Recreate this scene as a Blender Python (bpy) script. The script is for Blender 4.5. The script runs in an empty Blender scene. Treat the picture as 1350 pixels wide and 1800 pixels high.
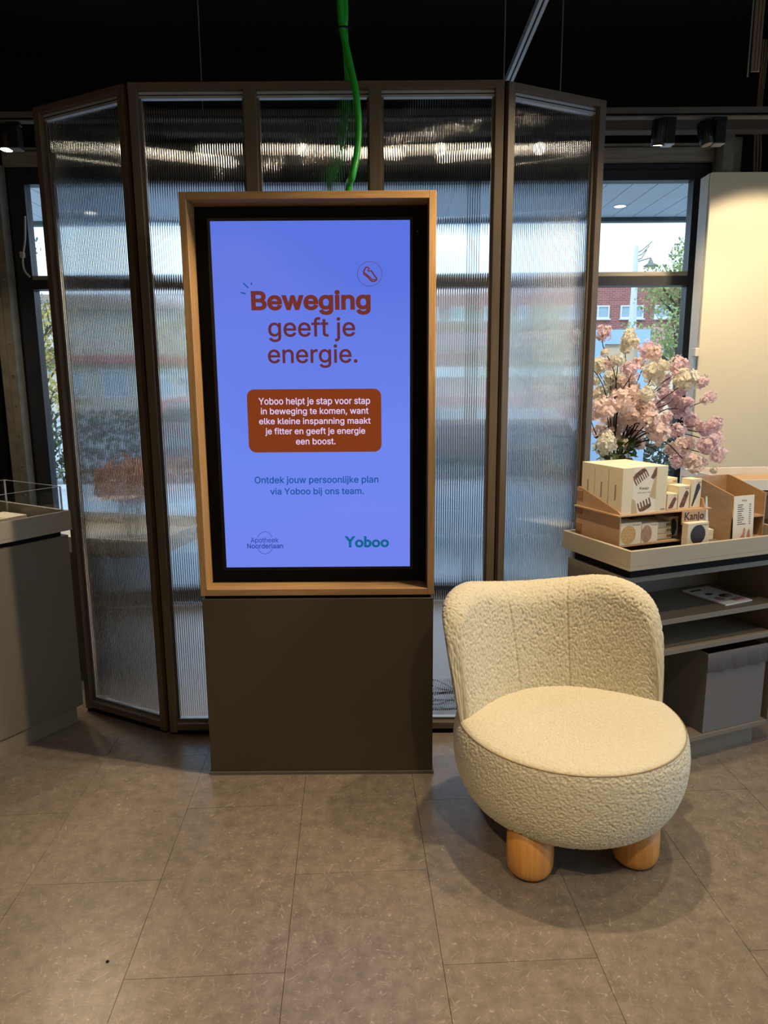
import bpy, math, random
import numpy as np
from mathutils import Vector, Matrix, noise
from mathutils.geometry import delaunay_2d_cdt

random.seed(7)
rng = np.random.default_rng(7)
SC = bpy.context.scene
COL = SC.collection
PI = math.pi


def lin(r, g, b):
    out = []
    for v in (r, g, b):
        v = v / 255.0
        out.append(v / 12.92 if v <= 0.04045 else ((v + 0.055) / 1.055) ** 2.4)
    return tuple(out)


# ------------------------------------------------------------------ camera
CAM_H = 1.466
TH = math.radians(10.57)
RHO = -0.0067
FPX = 1250.0
_F = Vector((0, math.cos(TH), -math.sin(TH)))
_R0 = Vector((1, 0, 0))
_U0 = Vector((0, math.sin(TH), math.cos(TH)))
_R = _R0 * math.cos(RHO) + _U0 * math.sin(RHO)
_U = _U0 * math.cos(RHO) - _R0 * math.sin(RHO)
_C = Vector((0, 0, CAM_H))
cam_data = bpy.data.cameras.new('camera')
cam_data.sensor_fit = 'VERTICAL'
cam_data.sensor_height = 36.0
cam_data.lens = FPX / 1800.0 * 36.0
cam_data.clip_start = 0.05
cam_data.clip_end = 300
cam = bpy.data.objects.new('camera', cam_data)
COL.objects.link(cam)
M3 = Matrix((_R, _U, -_F)).transposed()
cam.matrix_world = Matrix.Translation(_C) @ M3.to_4x4()
SC.camera = cam


def _ray(px, py):
    return _F + _R * ((px - 675) / FPX) - _U * ((py - 900) / FPX)


def at(px, py, Y):
    """Point of the photograph's pixel at depth Y into the shop."""
    r = _ray(px, py)
    return _C + r * (Y / r.y)


# ------------------------------------------------------------------ world, exposure, lights
world = bpy.data.worlds.new('overcast_sky')
SC.world = world
world.use_nodes = True
wn = world.node_tree
wn.nodes.clear()
wo = wn.nodes.new('ShaderNodeOutputWorld')
wb = wn.nodes.new('ShaderNodeBackground')
wtc = wn.nodes.new('ShaderNodeTexCoord')
wsep = wn.nodes.new('ShaderNodeSeparateXYZ')
wr = wn.nodes.new('ShaderNodeValToRGB')
wr.color_ramp.elements[0].position = 0.0
wr.color_ramp.elements[0].color = (0.62, 0.80, 1.0, 1)
wr.color_ramp.elements[1].position = 0.7
wr.color_ramp.elements[1].color = (0.46, 0.70, 1.0, 1)
wn.links.new(wtc.outputs['Generated'], wsep.inputs[0])
wn.links.new(wsep.outputs['Z'], wr.inputs['Fac'])
wn.links.new(wr.outputs[0], wb.inputs['Color'])
wb.inputs['Strength'].default_value = 2.6
wn.links.new(wb.outputs[0], wo.inputs[0])

SC.view_settings.view_transform = 'Standard'
SC.view_settings.look = 'None'
SC.view_settings.exposure = 0.0
SC.view_settings.gamma = 1.0
SC.view_settings.use_curve_mapping = False

WARM = (1.0, 0.79, 0.53)


def spot(name, loc, target, power, size_deg=70, blend=0.5, radius=0.035, color=WARM):
    d = bpy.data.lights.new(name, 'SPOT')
    d.energy = power
    d.color = color
    d.spot_size = math.radians(size_deg)
    d.spot_blend = blend
    d.shadow_soft_size = radius
    o = bpy.data.objects.new(name, d)
    COL.objects.link(o)
    o.location = loc
    o.rotation_euler = (Vector(target) - Vector(loc)).to_track_quat('-Z', 'Y').to_euler()
    return o


sun_d = bpy.data.lights.new('hazy_sun', 'SUN')
sun_d.energy = 1.2
sun_d.color = (1.0, 0.93, 0.82)
sun_d.angle = math.radians(12)
sun = bpy.data.objects.new('hazy_sun', sun_d)
COL.objects.link(sun)
sun.rotation_euler = (math.radians(50), 0, math.radians(-35))

spot('spot_right_of_chair', (1.25, 2.12, 2.74), (0.35, 2.05, 0.3), 95, 125, 0.5)
spot('spot_over_chair', (0.45, 2.26, 2.74), (0.55, 1.60, 0.0), 120, 85, 0.7)
spot('spot_front_right', (0.75, 0.15, 2.76), (0.42, 1.05, 0.0), 110, 72, 0.8)
spot('spot_front_left', (-0.75, 0.1, 2.76), (-0.3, 0.80, 0.0), 190, 62, 0.8)
spot('spot_left_counter', (1.15, 1.95, 2.74), (-1.5, 2.55, 0.5), 240, 36, 0.5)
spot('spot_left_tray', (-1.75, 3.35, 2.76), (-1.55, 2.75, 0.9), 45, 50, 0.6)
spot('fill_panel_wash', (2.35, 2.4, 2.76), (2.35, 4.3, 1.2), 85, 60, 0.6)  # unseen extra lamp, added to even out the light on the white panel
spot('fill_back_wall_left', (-1.6, -1.2, 2.9), (-1.6, -2.6, 1.6), 110, 110, 0.6)  # unseen lamp added so the back wall bounces ambient fill
spot('fill_back_wall_right', (1.6, -1.2, 2.9), (1.6, -2.6, 1.6), 110, 110, 0.6)  # second added fill lamp, also bounced off the back wall
spot('spot_display', (1.75, 1.6, 2.76), (1.25, 2.55, 0.95), 42, 65, 0.6)
spot('spot_white_panel', (2.12, 3.55, 2.72), (2.2, 4.3, 1.3), 50, 95, 0.3)

# ------------------------------------------------------------------ mesh helpers


class MB:
    def __init__(self):
        self.v = []
        self.f = []
        self.s = []
        self.mi = []
        self.cur = 0

    def add(self, vs, fs, smooth=False):
        n = len(self.v)
        self.v.extend([tuple(p) for p in vs])
        for f in fs:
            self.f.append([i + n for i in f])
            self.s.append(smooth)
            self.mi.append(self.cur)
        return self

    def box(self, x0, x1, y0, y1, z0, z1, bev=0.0, rot=None, cen=None):
        if bev <= 0:
            vs = [(x, y, z) for z in (z0, z1) for y in (y0, y1) for x in (x0, x1)]
            fs = [(0, 2, 3, 1), (4, 5, 7, 6), (0, 1, 5, 4), (2, 6, 7, 3), (0, 4, 6, 2), (1, 3, 7, 5)]
        else:
            b = min(bev, (x1 - x0) * .45, (y1 - y0) * .45, (z1 - z0) * .45)
            vs = []
            idx = {}
            for cz in (0, 1):
                for cy in (0, 1):
                    for cx in (0, 1):
                        X, Y, Z = (x0, x1)[cx], (y0, y1)[cy], (z0, z1)[cz]
                        sx, sy, sz = (b, -b)[cx], (b, -b)[cy], (b, -b)[cz]
                        for ax, p in (('x', (X, Y + sy, Z + sz)), ('y', (X + sx, Y, Z + sz)), ('z', (X + sx, Y + sy, Z))):
                            idx[(cx, cy, cz, ax)] = len(vs)
                            vs.append(p)
            I = lambda a, b_, c, ax: idx[(a, b_, c, ax)]
            fs = []
            for c in (0, 1):
                fs.append([I(c, 0, 0, 'x'), I(c, 1, 0, 'x'), I(c, 1, 1, 'x'), I(c, 0, 1, 'x')])
                fs.append([I(0, c, 0, 'y'), I(1, c, 0, 'y'), I(1, c, 1, 'y'), I(0, c, 1, 'y')])
                fs.append([I(0, 0, c, 'z'), I(1, 0, c, 'z'), I(1, 1, c, 'z'), I(0, 1, c, 'z')])
            for a in (0, 1):
                for c in (0, 1):
                    fs.append([I(0, a, c, 'y'), I(1, a, c, 'y'), I(1, a, c, 'z'), I(0, a, c, 'z')])
                    fs.append([I(a, 0, c, 'x'), I(a, 1, c, 'x'), I(a, 1, c, 'z'), I(a, 0, c, 'z')])
                    fs.append([I(a, c, 0, 'x'), I(a, c, 1, 'x'), I(a, c, 1, 'y'), I(a, c, 0, 'y')])
            for a in (0, 1):
                for b_ in (0, 1):
                    for c in (0, 1):
                        fs.append([I(a, b_, c, 'x'), I(a, b_, c, 'y'), I(a, b_, c, 'z')])
            # orient faces outward
            ce = Vector(((x0 + x1) / 2, (y0 + y1) / 2, (z0 + z1) / 2))
            ff = []
            for f in fs:
                a, b2, c2 = (Vector(vs[i]) for i in f[:3])
                m = sum((Vector(vs[i]) for i in f), Vector()) / len(f)
                ff.append(f if (b2 - a).cross(c2 - a).dot(m - ce) > 0 else f[::-1])
            fs = ff
        if rot is not None:
            ce = Vector(cen) if cen else Vector(((x0 + x1) / 2, (y0 + y1) / 2, (z0 + z1) / 2))
            vs = [tuple(rot @ (Vector(p) - ce) + ce) for p in vs]
        return self.add(vs, fs)

    def prism(self, pts, axis, a, b):
        """polygon (2-D pts) extruded along axis from a to b"""
        def P(u, v, w):
            return {'x': (w, u, v), 'y': (u, w, v), 'z': (u, v, w)}[axis]
        n = len(pts)
        vs = [P(u, v, a) for u, v in pts] + [P(u, v, b) for u, v in pts]
        fs = [list(range(n))[::-1], list(range(n, 2 * n))]
        fs += [[i, (i + 1) % n, n + (i + 1) % n, n + i] for i in range(n)]
        return self.add(vs, fs)

    def tube(self, pts, r, seg=8, cap=True, smooth=True):
        pts = [Vector(p) for p in pts]
        n = len(pts)
        rs = r if isinstance(r, (list, tuple)) else [r] * n
        vs = []
        up = None
        for i, p in enumerate(pts):
            t = (pts[min(i + 1, n - 1)] - pts[max(i - 1, 0)]).normalized()
            if up is None:
                up = t.orthogonal().normalized()
            else:
                up = (up - t * up.dot(t))
                up = up.normalized() if up.length > 1e-6 else t.orthogonal().normalized()
            bi = t.cross(up)
            for k in range(seg):
                a = 2 * PI * k / seg
                vs.append(p + (up * math.cos(a) + bi * math.sin(a)) * rs[i])
        fs = []
        for i in range(n - 1):
            for k in range(seg):
                k2 = (k + 1) % seg
                fs.append([i * seg + k, i * seg + k2, (i + 1) * seg + k2, (i + 1) * seg + k])
        self.add(vs, fs, smooth)
        if cap:
            self.add(vs[:seg], [list(range(seg))[::-1]])
            self.add(vs[-seg:], [list(range(seg))])
        return self

    def lathe(self, prof, seg=32, c=(0, 0), smooth=True, closed=False):
        """prof: (r, z) list revolved about the vertical through c"""
        vs = []
        n = len(prof)
        for r, z in prof:
            for k in range(seg):
                a = 2 * PI * k / seg
                vs.append((c[0] + r * math.cos(a), c[1] + r * math.sin(a), z))
        fs = []
        for i in range(n - 1 + (1 if closed else 0)):
            j = (i + 1) % n
            for k in range(seg):
                k2 = (k + 1) % seg
                fs.append([i * seg + k, i * seg + k2, j * seg + k2, j * seg + k])
        self.add(vs, fs, smooth)
        if not closed:
            if prof[0][0] > 1e-5:
                self.add(vs[:seg], [list(range(seg))[::-1]])
            if prof[-1][0] > 1e-5:
                self.add(vs[-seg:], [list(range(seg))])
        return self

    def mesh(self, name, mats):
        me = bpy.data.meshes.new(name)
        me.from_pydata(self.v, [], self.f)
        if not isinstance(mats, (list, tuple)):
            mats = [mats]
        for m in mats:
            me.materials.append(m)
        me.polygons.foreach_set('use_smooth', self.s)
        if len(mats) > 1:
            me.polygons.foreach_set('material_index', self.mi)
        me.update()
        return me

    def build(self, name, mats, parent=None, **kw):
        return link(name, self.mesh(name, mats), parent, **kw)


def link(name, data, parent=None, label=None, cat=None, group=None, kind=None):
    o = bpy.data.objects.new(name, data)
    COL.objects.link(o)
    if parent is not None:
        o.parent = parent
    return tag(o, label, cat, group, kind)


def tag(o, label=None, cat=None, group=None, kind=None):
    if label:
        o['label'] = label
    if cat:
        o['category'] = cat
    if group:
        o['group'] = group
    if kind:
        o['kind'] = kind
    return o


def thing(name, label, cat, loc=(0, 0, 0), rz=0.0, group=None):
    o = bpy.data.objects.new(name, None)
    o.empty_display_size = 0.1
    COL.objects.link(o)
    o.location = loc
    o.rotation_euler = (0, 0, rz)
    return tag(o, label, cat, group)


def copy_part(o, parent, name=None):
    c = o.copy()
    COL.objects.link(c)
    c.parent = parent
    return c


def grid_mesh(name, V, nu, nv, wrap_u=False, wrap_v=False, mats=()):
    """V: (nu*nv,3) array, row major in u"""
    I = np.arange(nu * nv).reshape(nu, nv)
    a = I if wrap_u else I[:-1]
    b = np.roll(I, -1, 0) if wrap_u else I[1:]
    if wrap_v:
        a2, b2 = np.roll(a, -1, 1), np.roll(b, -1, 1)
    else:
        a2, b2 = a[:, 1:], b[:, 1:]
        a, b = a[:, :-1], b[:, :-1]
    F = np.stack([a, b, b2, a2], -1).reshape(-1, 4)
    me = bpy.data.meshes.new(name)
    me.vertices.add(len(V))
    me.vertices.foreach_set('co', np.asarray(V, 'f').ravel())
    me.loops.add(F.size)
    me.loops.foreach_set('vertex_index', F.ravel().astype('i'))
    me.polygons.add(len(F))
    me.polygons.foreach_set('loop_start', np.arange(0, F.size, 4, dtype='i'))
    me.polygons.foreach_set('loop_total', np.full(len(F), 4, 'i'))
    me.polygons.foreach_set('use_smooth', np.ones(len(F), bool))
    for m in mats:
        me.materials.append(m)
    me.update(calc_edges=True)
    me.validate()
    return me


# ------------------------------------------------------------------ materials
def nodemat(name):
    m = bpy.data.materials.new(name)
    m.use_nodes = True
    nt = m.node_tree
    nt.nodes.clear()
    out = nt.nodes.new('ShaderNodeOutputMaterial')
    return m, nt, out


def pmat(name, rgb, rough=0.5, metal=0.0, spec=0.5, var=0.0, vscale=20.0, bump=0.0, bscale=200.0, stretch=(1, 1, 1), sheen=0.0):
    """Principled material, with optional noise variation of the colour and a fine bump."""
    m, nt, out = nodemat(name)
    p = nt.nodes.new('ShaderNodeBsdfPrincipled')
    c = lin(*rgb)
    p.inputs['Base Color'].default_value = (*c, 1)
    p.inputs['Roughness'].default_value = rough
    p.inputs['Metallic'].default_value = metal
    p.inputs['Specular IOR Level'].default_value = spec
    if sheen:
        p.inputs['Sheen Weight'].default_value = sheen
    nt.links.new(p.outputs[0], out.inputs[0])
    if var or bump:
        tc = nt.nodes.new('ShaderNodeTexCoord')
        mp = nt.nodes.new('ShaderNodeMapping')
        mp.inputs['Scale'].default_value = stretch
        nt.links.new(tc.outputs['Object'], mp.inputs[0])
    if var:
        n = nt.nodes.new('ShaderNodeTexNoise')
        n.inputs['Scale'].default_value = vscale
        n.inputs['Detail'].default_value = 5
        nt.links.new(mp.outputs[0], n.inputs['Vector'])
        r = nt.nodes.new('ShaderNodeValToRGB')
        r.color_ramp.elements[0].position = 0.3
        r.color_ramp.elements[1].position = 0.7
        r.color_ramp.elements[0].color = (*[v * (1 - var) for v in c], 1)
        r.color_ramp.elements[1].color = (*[min(1, v * (1 + var)) for v in c], 1)
        nt.links.new(n.outputs['Fac'], r.inputs[0])
        nt.links.new(r.outputs[0], p.inputs['Base Color'])
    if bump:
        n2 = nt.nodes.new('ShaderNodeTexNoise')
        n2.inputs['Scale'].default_value = bscale
        n2.inputs['Detail'].default_value = 3
        nt.links.new(mp.outputs[0], n2.inputs['Vector'])
        b = nt.nodes.new('ShaderNodeBump')
        b.inputs['Strength'].default_value = bump
        b.inputs['Distance'].default_value = 0.002
        nt.links.new(n2.outputs['Fac'], b.inputs['Height'])
        nt.links.new(b.outputs[0], p.inputs['Normal'])
    return m


def emat(name, rgb, strength=1.0):
    m, nt, out = nodemat(name)
    e = nt.nodes.new('ShaderNodeEmission')
    e.inputs[0].default_value = (*lin(*rgb), 1)
    e.inputs[1].default_value = strength
    nt.links.new(e.outputs[0], out.inputs[0])
    return m


def wood(name, rgb, rgb2, scale=6.0, stretch=(1, 1, 14), rough=0.5):
    """straight-grained oak; the long direction is the one with the small scale"""
    m, nt, out = nodemat(name)
    p = nt.nodes.new('ShaderNodeBsdfPrincipled')
    p.inputs['Roughness'].default_value = rough
    tc = nt.nodes.new('ShaderNodeTexCoord')
    mp = nt.nodes.new('ShaderNodeMapping')
    mp.inputs['Scale'].default_value = stretch
    n = nt.nodes.new('ShaderNodeTexNoise')
    n.inputs['Scale'].default_value = scale
    n.inputs['Detail'].default_value = 6
    n.inputs['Roughness'].default_value = 0.65
    n.inputs['Distortion'].default_value = 0.6
    r = nt.nodes.new('ShaderNodeValToRGB')
    r.color_ramp.elements[0].position = 0.3
    r.color_ramp.elements[1].position = 0.72
    r.color_ramp.elements[0].color = (*lin(*rgb), 1)
    r.color_ramp.elements[1].color = (*lin(*rgb2), 1)
    L = nt.links.new
    L(tc.outputs['Object'], mp.inputs[0])
    L(mp.outputs[0], n.inputs['Vector'])
    L(n.outputs['Fac'], r.inputs[0])
    L(r.outputs[0], p.inputs['Base Color'])
    b = nt.nodes.new('ShaderNodeBump')
    b.inputs['Strength'].default_value = 0.15
    b.inputs['Distance'].default_value = 0.001
    L(n.outputs['Fac'], b.inputs['Height'])
    L(b.outputs[0], p.inputs['Normal'])
    L(p.outputs[0], out.inputs[0])
    return m


def clear_mat(name, tint=(1, 1, 1), refl=0.06, fres=1.45):
    """thin clear pane: lets light through, mirrors by Fresnel"""
    m, nt, out = nodemat(name)
    t = nt.nodes.new('ShaderNodeBsdfTransparent')
    t.inputs[0].default_value = (*tint, 1)
    g = nt.nodes.new('ShaderNodeBsdfGlossy')
    g.inputs['Roughness'].default_value = 0.02
    geo = nt.nodes.new('ShaderNodeNewGeometry')
    dt = nt.nodes.new('ShaderNodeVectorMath')
    dt.operation = 'DOT_PRODUCT'
    nt.links.new(geo.outputs['Normal'], dt.inputs[0])
    nt.links.new(geo.outputs['Incoming'], dt.inputs[1])
    last = dt.outputs['Value']
    f0 = ((fres - 1) / (fres + 1)) ** 2
    for op, v1, v2 in (('ABSOLUTE', None, None), ('SUBTRACT', 1.0, 'x'), ('POWER', 'x', 5.0), ('MULTIPLY_ADD', 'x', 1 - f0)):
        q = nt.nodes.new('ShaderNodeMath')
        q.operation = op
        q.use_clamp = True
        k = 1 if op == 'SUBTRACT' else 0
        nt.links.new(last, q.inputs[k])
        if op == 'SUBTRACT':
            q.inputs[0].default_value = 1.0
        elif v2 is not None:
            q.inputs[1].default_value = v2
        if op == 'MULTIPLY_ADD':
            q.inputs[2].default_value = f0
        last = q.outputs[0]
    fr = q
    mx = nt.nodes.new('ShaderNodeMixShader')
    nt.links.new(fr.outputs[0], mx.inputs[0])
    nt.links.new(t.outputs[0], mx.inputs[1])
    nt.links.new(g.outputs[0], mx.inputs[2])
    nt.links.new(mx.outputs[0], out.inputs[0])
    return m


def ribbed_mat():
    """clear multiwall polycarbonate: the modelled flutes refract, the flats between them let one see straight on"""
    m, nt, out = nodemat('ribbed_polycarbonate')
    g = nt.nodes.new('ShaderNodeBsdfGlass')
    g.inputs['IOR'].default_value = 1.5
    g.inputs['Roughness'].default_value = 0.035
    g.inputs['Color'].default_value = (0.95, 0.97, 1.0, 1)
    nt.links.new(g.outputs[0], out.inputs[0])
    return m


def floor_mat():
    m, nt, out = nodemat('taupe_concrete_vinyl')
    N = nt.nodes.new
    L = nt.links.new
    p = N('ShaderNodeBsdfPrincipled')
    geo = N('ShaderNodeNewGeometry')
    n1 = N('ShaderNodeTexNoise')
    n1.inputs['Scale'].default_value = 22
    n1.inputs['Detail'].default_value = 8
    n1.inputs['Roughness'].default_value = 0.7
    L(geo.outputs['Position'], n1.inputs['Vector'])
    r1 = N('ShaderNodeValToRGB')
    r1.color_ramp.elements[0].position = 0.3
    r1.color_ramp.elements[1].position = 0.72
    r1.color_ramp.elements[0].color = (*lin(102, 92, 81), 1)
    r1.color_ramp.elements[1].color = (*lin(138, 125, 110), 1)
    L(n1.outputs['Fac'], r1.inputs[0])
    # pale flecks
    v = N('ShaderNodeTexNoise')
    v.inputs['Scale'].default_value = 75
    v.inputs['Detail'].default_value = 4
    L(geo.outputs['Position'], v.inputs['Vector'])
    rv = N('ShaderNodeValToRGB')
    rv.color_ramp.elements[0].position = 0.62
    rv.color_ramp.elements[0].color = (0, 0, 0, 1)
    rv.color_ramp.elements[1].position = 0.74
    rv.color_ramp.elements[1].color = (1, 1, 1, 1)
    L(v.outputs['Fac'], rv.inputs[0])
    last = r1.outputs[0]
    fac = rv.outputs[0]
    mx = N('ShaderNodeMixRGB')
    L(fac, mx.inputs[0])
    L(last, mx.inputs[1])
    mx.inputs[2].default_value = (*lin(196, 184, 165), 1)
    mscale = N('ShaderNodeMath')
    mscale.operation = 'MULTIPLY'
    mscale.inputs[1].default_value = 0.45
    L(fac, mscale.inputs[0])
    L(mscale.outputs[0], mx.inputs[0])
    last = mx.outputs[0]
    # fine scratches in three directions
    for a, sc in ((0.4, 1.0), (1.35, 1.3), (2.3, 0.9), (2.9, 1.15)):
        mp = N('ShaderNodeMapping')
        mp.vector_type = 'TEXTURE'
        mp.inputs['Rotation'].default_value = (0, 0, a)
        mp.inputs['Scale'].default_value = (1 / (190 * sc), 1 / (22 * sc), 1)
        L(geo.outputs['Position'], mp.inputs[0])
        ns = N('ShaderNodeTexNoise')
        ns.inputs['Scale'].default_value = 1.0
        ns.inputs['Detail'].default_value = 2
        ns.inputs['Distortion'].default_value = 0.8
        L(mp.outputs[0], ns.inputs['Vector'])
        rs = N('ShaderNodeValToRGB')
        rs.color_ramp.elements[0].position = 0.66
        rs.color_ramp.elements[0].color = (0, 0, 0, 1)
        rs.color_ramp.elements[1].position = 0.76
        rs.color_ramp.elements[1].color = (0.4, 0.4, 0.4, 1)
        L(ns.outputs['Fac'], rs.inputs[0])
        m2 = N('ShaderNodeMixRGB')
        L(rs.outputs[0], m2.inputs[0])
        L(last, m2.inputs[1])
        m2.inputs[2].default_value = (*lin(190, 180, 160), 1)
        last = m2.outputs[0]
    L(last, p.inputs['Base Color'])
    p.inputs['Roughness'].default_value = 0.30
    p.inputs['Specular IOR Level'].default_value = 0.55
    b = N('ShaderNodeBump')
    b.inputs['Strength'].default_value = 0.12
    b.inputs['Distance'].default_value = 0.002
    L(v.outputs['Fac'], b.inputs['Height'])
    L(b.outputs[0], p.inputs['Normal'])
    L(p.outputs[0], out.inputs[0])
    return m


def screen_mat():
    m, nt, out = nodemat('lit_blue_screen')
    N = nt.nodes.new
    L = nt.links.new
    e = N('ShaderNodeEmission')
    tc = N('ShaderNodeTexCoord')
    sp = N('ShaderNodeSeparateXYZ')
    n = N('ShaderNodeTexNoise')
    n.inputs['Scale'].default_value = 1.6
    n.inputs['Detail'].default_value = 1
    L(tc.outputs['Object'], n.inputs['Vector'])
    L(tc.outputs['Generated'], sp.inputs[0])
    ma = N('ShaderNodeMath')
    ma.operation = 'MULTIPLY_ADD'
    L(n.outputs['Fac'], ma.inputs[0])
    ma.inputs[1].default_value = 0.35
    L(sp.outputs['Z'], ma.inputs[2])
    r = N('ShaderNodeValToRGB')
    r.color_ramp.elements[0].position = 0.12
    r.color_ramp.elements[0].color = (*lin(116, 134, 240), 1)
    r.color_ramp.elements[1].position = 1.2 if False else 1.0
    r.color_ramp.elements[1].color = (*lin(92, 117, 226), 1)
    el = r.color_ramp.elements.new(0.55)
    el.color = (*lin(108, 135, 242), 1)
    L(ma.outputs[0], r.inputs[0])
    L(r.outputs[0], e.inputs[0])
    e.inputs[1].default_value = 1.0
    g = N('ShaderNodeBsdfGlossy')
    g.inputs['Roughness'].default_value = 0.08
    ad = N('ShaderNodeMixShader')
    ad.inputs[0].default_value = 0.03
    L(e.outputs[0], ad.inputs[1])
    L(g.outputs[0], ad.inputs[2])
    L(ad.outputs[0], out.inputs[0])
    return m


def brick_mat():
    m, nt, out = nodemat('red_brick')
    N = nt.nodes.new
    L = nt.links.new
    p = N('ShaderNodeBsdfPrincipled')
    p.inputs['Roughness'].default_value = 0.9
    tc = N('ShaderNodeTexCoord')
    mp = N('ShaderNodeMapping')
    mp.inputs['Rotation'].default_value = (PI / 2, 0, 0)
    b = N('ShaderNodeTexBrick')
    b.inputs['Color1'].default_value = (*lin(160, 98, 90), 1)
    b.inputs['Color2'].default_value = (*lin(138, 80, 74), 1)
    b.inputs['Mortar'].default_value = (*lin(170, 140, 130), 1)
    b.inputs['Scale'].default_value = 1.0
    b.inputs['Brick Width'].default_value = 0.22
    b.inputs['Row Height'].default_value = 0.075
    b.inputs['Mortar Size'].default_value = 0.01
    L(tc.outputs['Object'], mp.inputs[0])
    L(mp.outputs[0], b.inputs['Vector'])
    L(b.outputs['Color'], p.inputs['Base Color'])
    L(p.outputs[0], out.inputs[0])
    return m


def petal_mat(name, rgb):
    m, nt, out = nodemat(name)
    N = nt.nodes.new
    L = nt.links.new
    d = N('ShaderNodeBsdfDiffuse')
    t = N('ShaderNodeBsdfTranslucent')
    mx = N('ShaderNodeMixShader')
    mx.inputs[0].default_value = 0.25
    d.inputs[0].default_value = (*lin(*rgb), 1)
    t.inputs[0].default_value = (*lin(*rgb), 1)
    L(d.outputs[0], mx.inputs[1])
    L(t.outputs[0], mx.inputs[2])
    L(mx.outputs[0], out.inputs[0])
    return m


M = {}
M['floor'] = floor_mat()
M['joint'] = pmat('dark_joint', (62, 55, 47), 0.9)
M['black'] = pmat('black_paint', (9, 9, 10), 0.8, spec=0.2)
M['wall_dark'] = pmat('dark_wall', (60, 58, 56), 0.9, var=0.1, vscale=4)
M['anthracite'] = pmat('anthracite_profile', (38, 41, 48), 0.4, var=0.08, vscale=8)
M['blackmetal'] = pmat('black_metal', (14, 14, 15), 0.45)
M['alu'] = pmat('brushed_aluminium', (168, 160, 146), 0.4, metal=0.45, var=0.18, vscale=6, stretch=(1, 10, 10))
M['steel'] = pmat('galvanised_steel', (140, 134, 122), 0.5, metal=0.3, var=0.2, vscale=15, bump=0.2, bscale=60)
M['greyboard'] = pmat('grey_board', (92, 86, 82), 0.8, var=0.05)
M['taupe'] = pmat('taupe_laminate', (104, 96, 84), 0.5, var=0.04, vscale=120, bump=0.05, bscale=400)
M['taupe_edge'] = pmat('taupe_edge_band', (122, 112, 97), 0.5)
M['kiosk'] = pmat('kiosk_laminate', (66, 56, 42), 0.5, var=0.03, vscale=120)
M['oak'] = wood('oak_upright', (138, 104, 62), (176, 138, 88), 5, (14, 14, 1))
M['oak_x'] = wood('oak_crosswise', (138, 104, 62), (176, 138, 88), 5, (1, 14, 14))
M['walnut'] = wood('brown_wood_upright', (84, 73, 60), (102, 89, 73), 5, (16, 16, 1))
M['walnut_x'] = wood('brown_wood_crosswise', (84, 73, 60), (102, 89, 73), 5, (1, 16, 16))
M['leg'] = wood('oiled_oak_leg', (176, 118, 52), (208, 150, 80), 6, (9, 9, 0.8), 0.4)
M['ply'] = wood('plywood', (174, 140, 102), (192, 157, 118), 5, (10, 1.2, 6))
M['ply_edge'] = pmat('plywood_edge', (150, 112, 76), 0.7, var=0.15, vscale=60, stretch=(1, 1, 6))
M['rib'] = ribbed_mat()
M['pane'] = clear_mat('window_glass', (0.96, 0.98, 0.98))
M['acrylic'] = clear_mat('clear_acrylic', (0.97, 0.98, 0.99), fres=1.35)
M['acrylic_edge'] = pmat('acrylic_edge', (205, 210, 215), 0.2, spec=0.8)
M['clearstrip'] = pmat('silver_edge_tape', (175, 178, 184), 0.35, metal=0.3)
M['screen'] = screen_mat()
M['bezel'] = pmat('black_bezel', (4, 4, 6), 0.28, spec=0.4)
M['bezel_in'] = pmat('black_recess', (5, 5, 5), 0.7, spec=0.2)
M['t_brown'] = emat('screen_brown', (112, 50, 42))
M['t_brown2'] = emat('screen_brown_thin', (98, 47, 58))
M['t_box'] = emat('screen_rust', (128, 58, 26))
M['t_lilac'] = emat('screen_lilac', (228, 205, 246))
M['t_teal'] = emat('screen_teal', (26, 84, 152))
M['t_navy'] = emat('screen_navy', (44, 66, 158))
M['t_green'] = emat('screen_green', (20, 98, 142))
M['white'] = pmat('white_laminate', (224, 220, 210), 0.55)
M['panel'] = pmat('white_panel_paint', (226, 216, 190), 0.42, var=0.01)
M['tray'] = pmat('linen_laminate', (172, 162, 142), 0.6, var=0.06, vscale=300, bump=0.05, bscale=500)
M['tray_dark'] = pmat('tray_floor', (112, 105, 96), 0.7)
M['greytray'] = pmat('grey_tray_laminate', (150, 142, 130), 0.6, var=0.04, vscale=300)
M['boucle'] = pmat('cream_boucle', (204, 195, 170), 0.95, spec=0.1, var=0.05, vscale=120, bump=0.35, bscale=600, sheen=0.25)
M['seam'] = pmat('seam_groove_shade', (150, 134, 104), 0.95, spec=0.1)  # darker than the fabric: shade of the seam groove put into the colour
M['binfab'] = pmat('grey_bin_fabric', (112, 106, 104), 0.9, var=0.05, vscale=200, bump=0.15, bscale=700)
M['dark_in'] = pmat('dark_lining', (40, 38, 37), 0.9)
M['card'] = pmat('cream_carton', (226, 214, 186), 0.6, var=0.02)
M['card2'] = pmat('ivory_sleeve', (234, 226, 208), 0.55)
M['card_shade'] = pmat('tan_print', (196, 172, 132), 0.6)
M['print_dark'] = pmat('dark_print', (44, 34, 28), 0.5)
M['tortoise'] = pmat('tortoiseshell_print', (110, 66, 36), 0.5, var=0.85, vscale=90)
M['bristle'] = pmat('bristle_print', (196, 160, 100), 0.6, var=0.3, vscale=200)
M['streak'] = pmat('streaky_print', (168, 132, 108), 0.6, var=0.35, vscale=30, stretch=(12, 1, 1))
M['paper'] = pmat('white_paper', (232, 228, 220), 0.6)
M['photo_pink'] = pmat('skin_print', (196, 140, 118), 0.6, var=0.2, vscale=60)
M['green'] = pmat('green_conduit', (50, 176, 62), 0.35, bump=0.3, bscale=90)
M['ink'] = pmat('ink_print', (60, 54, 50), 0.6)
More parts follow.
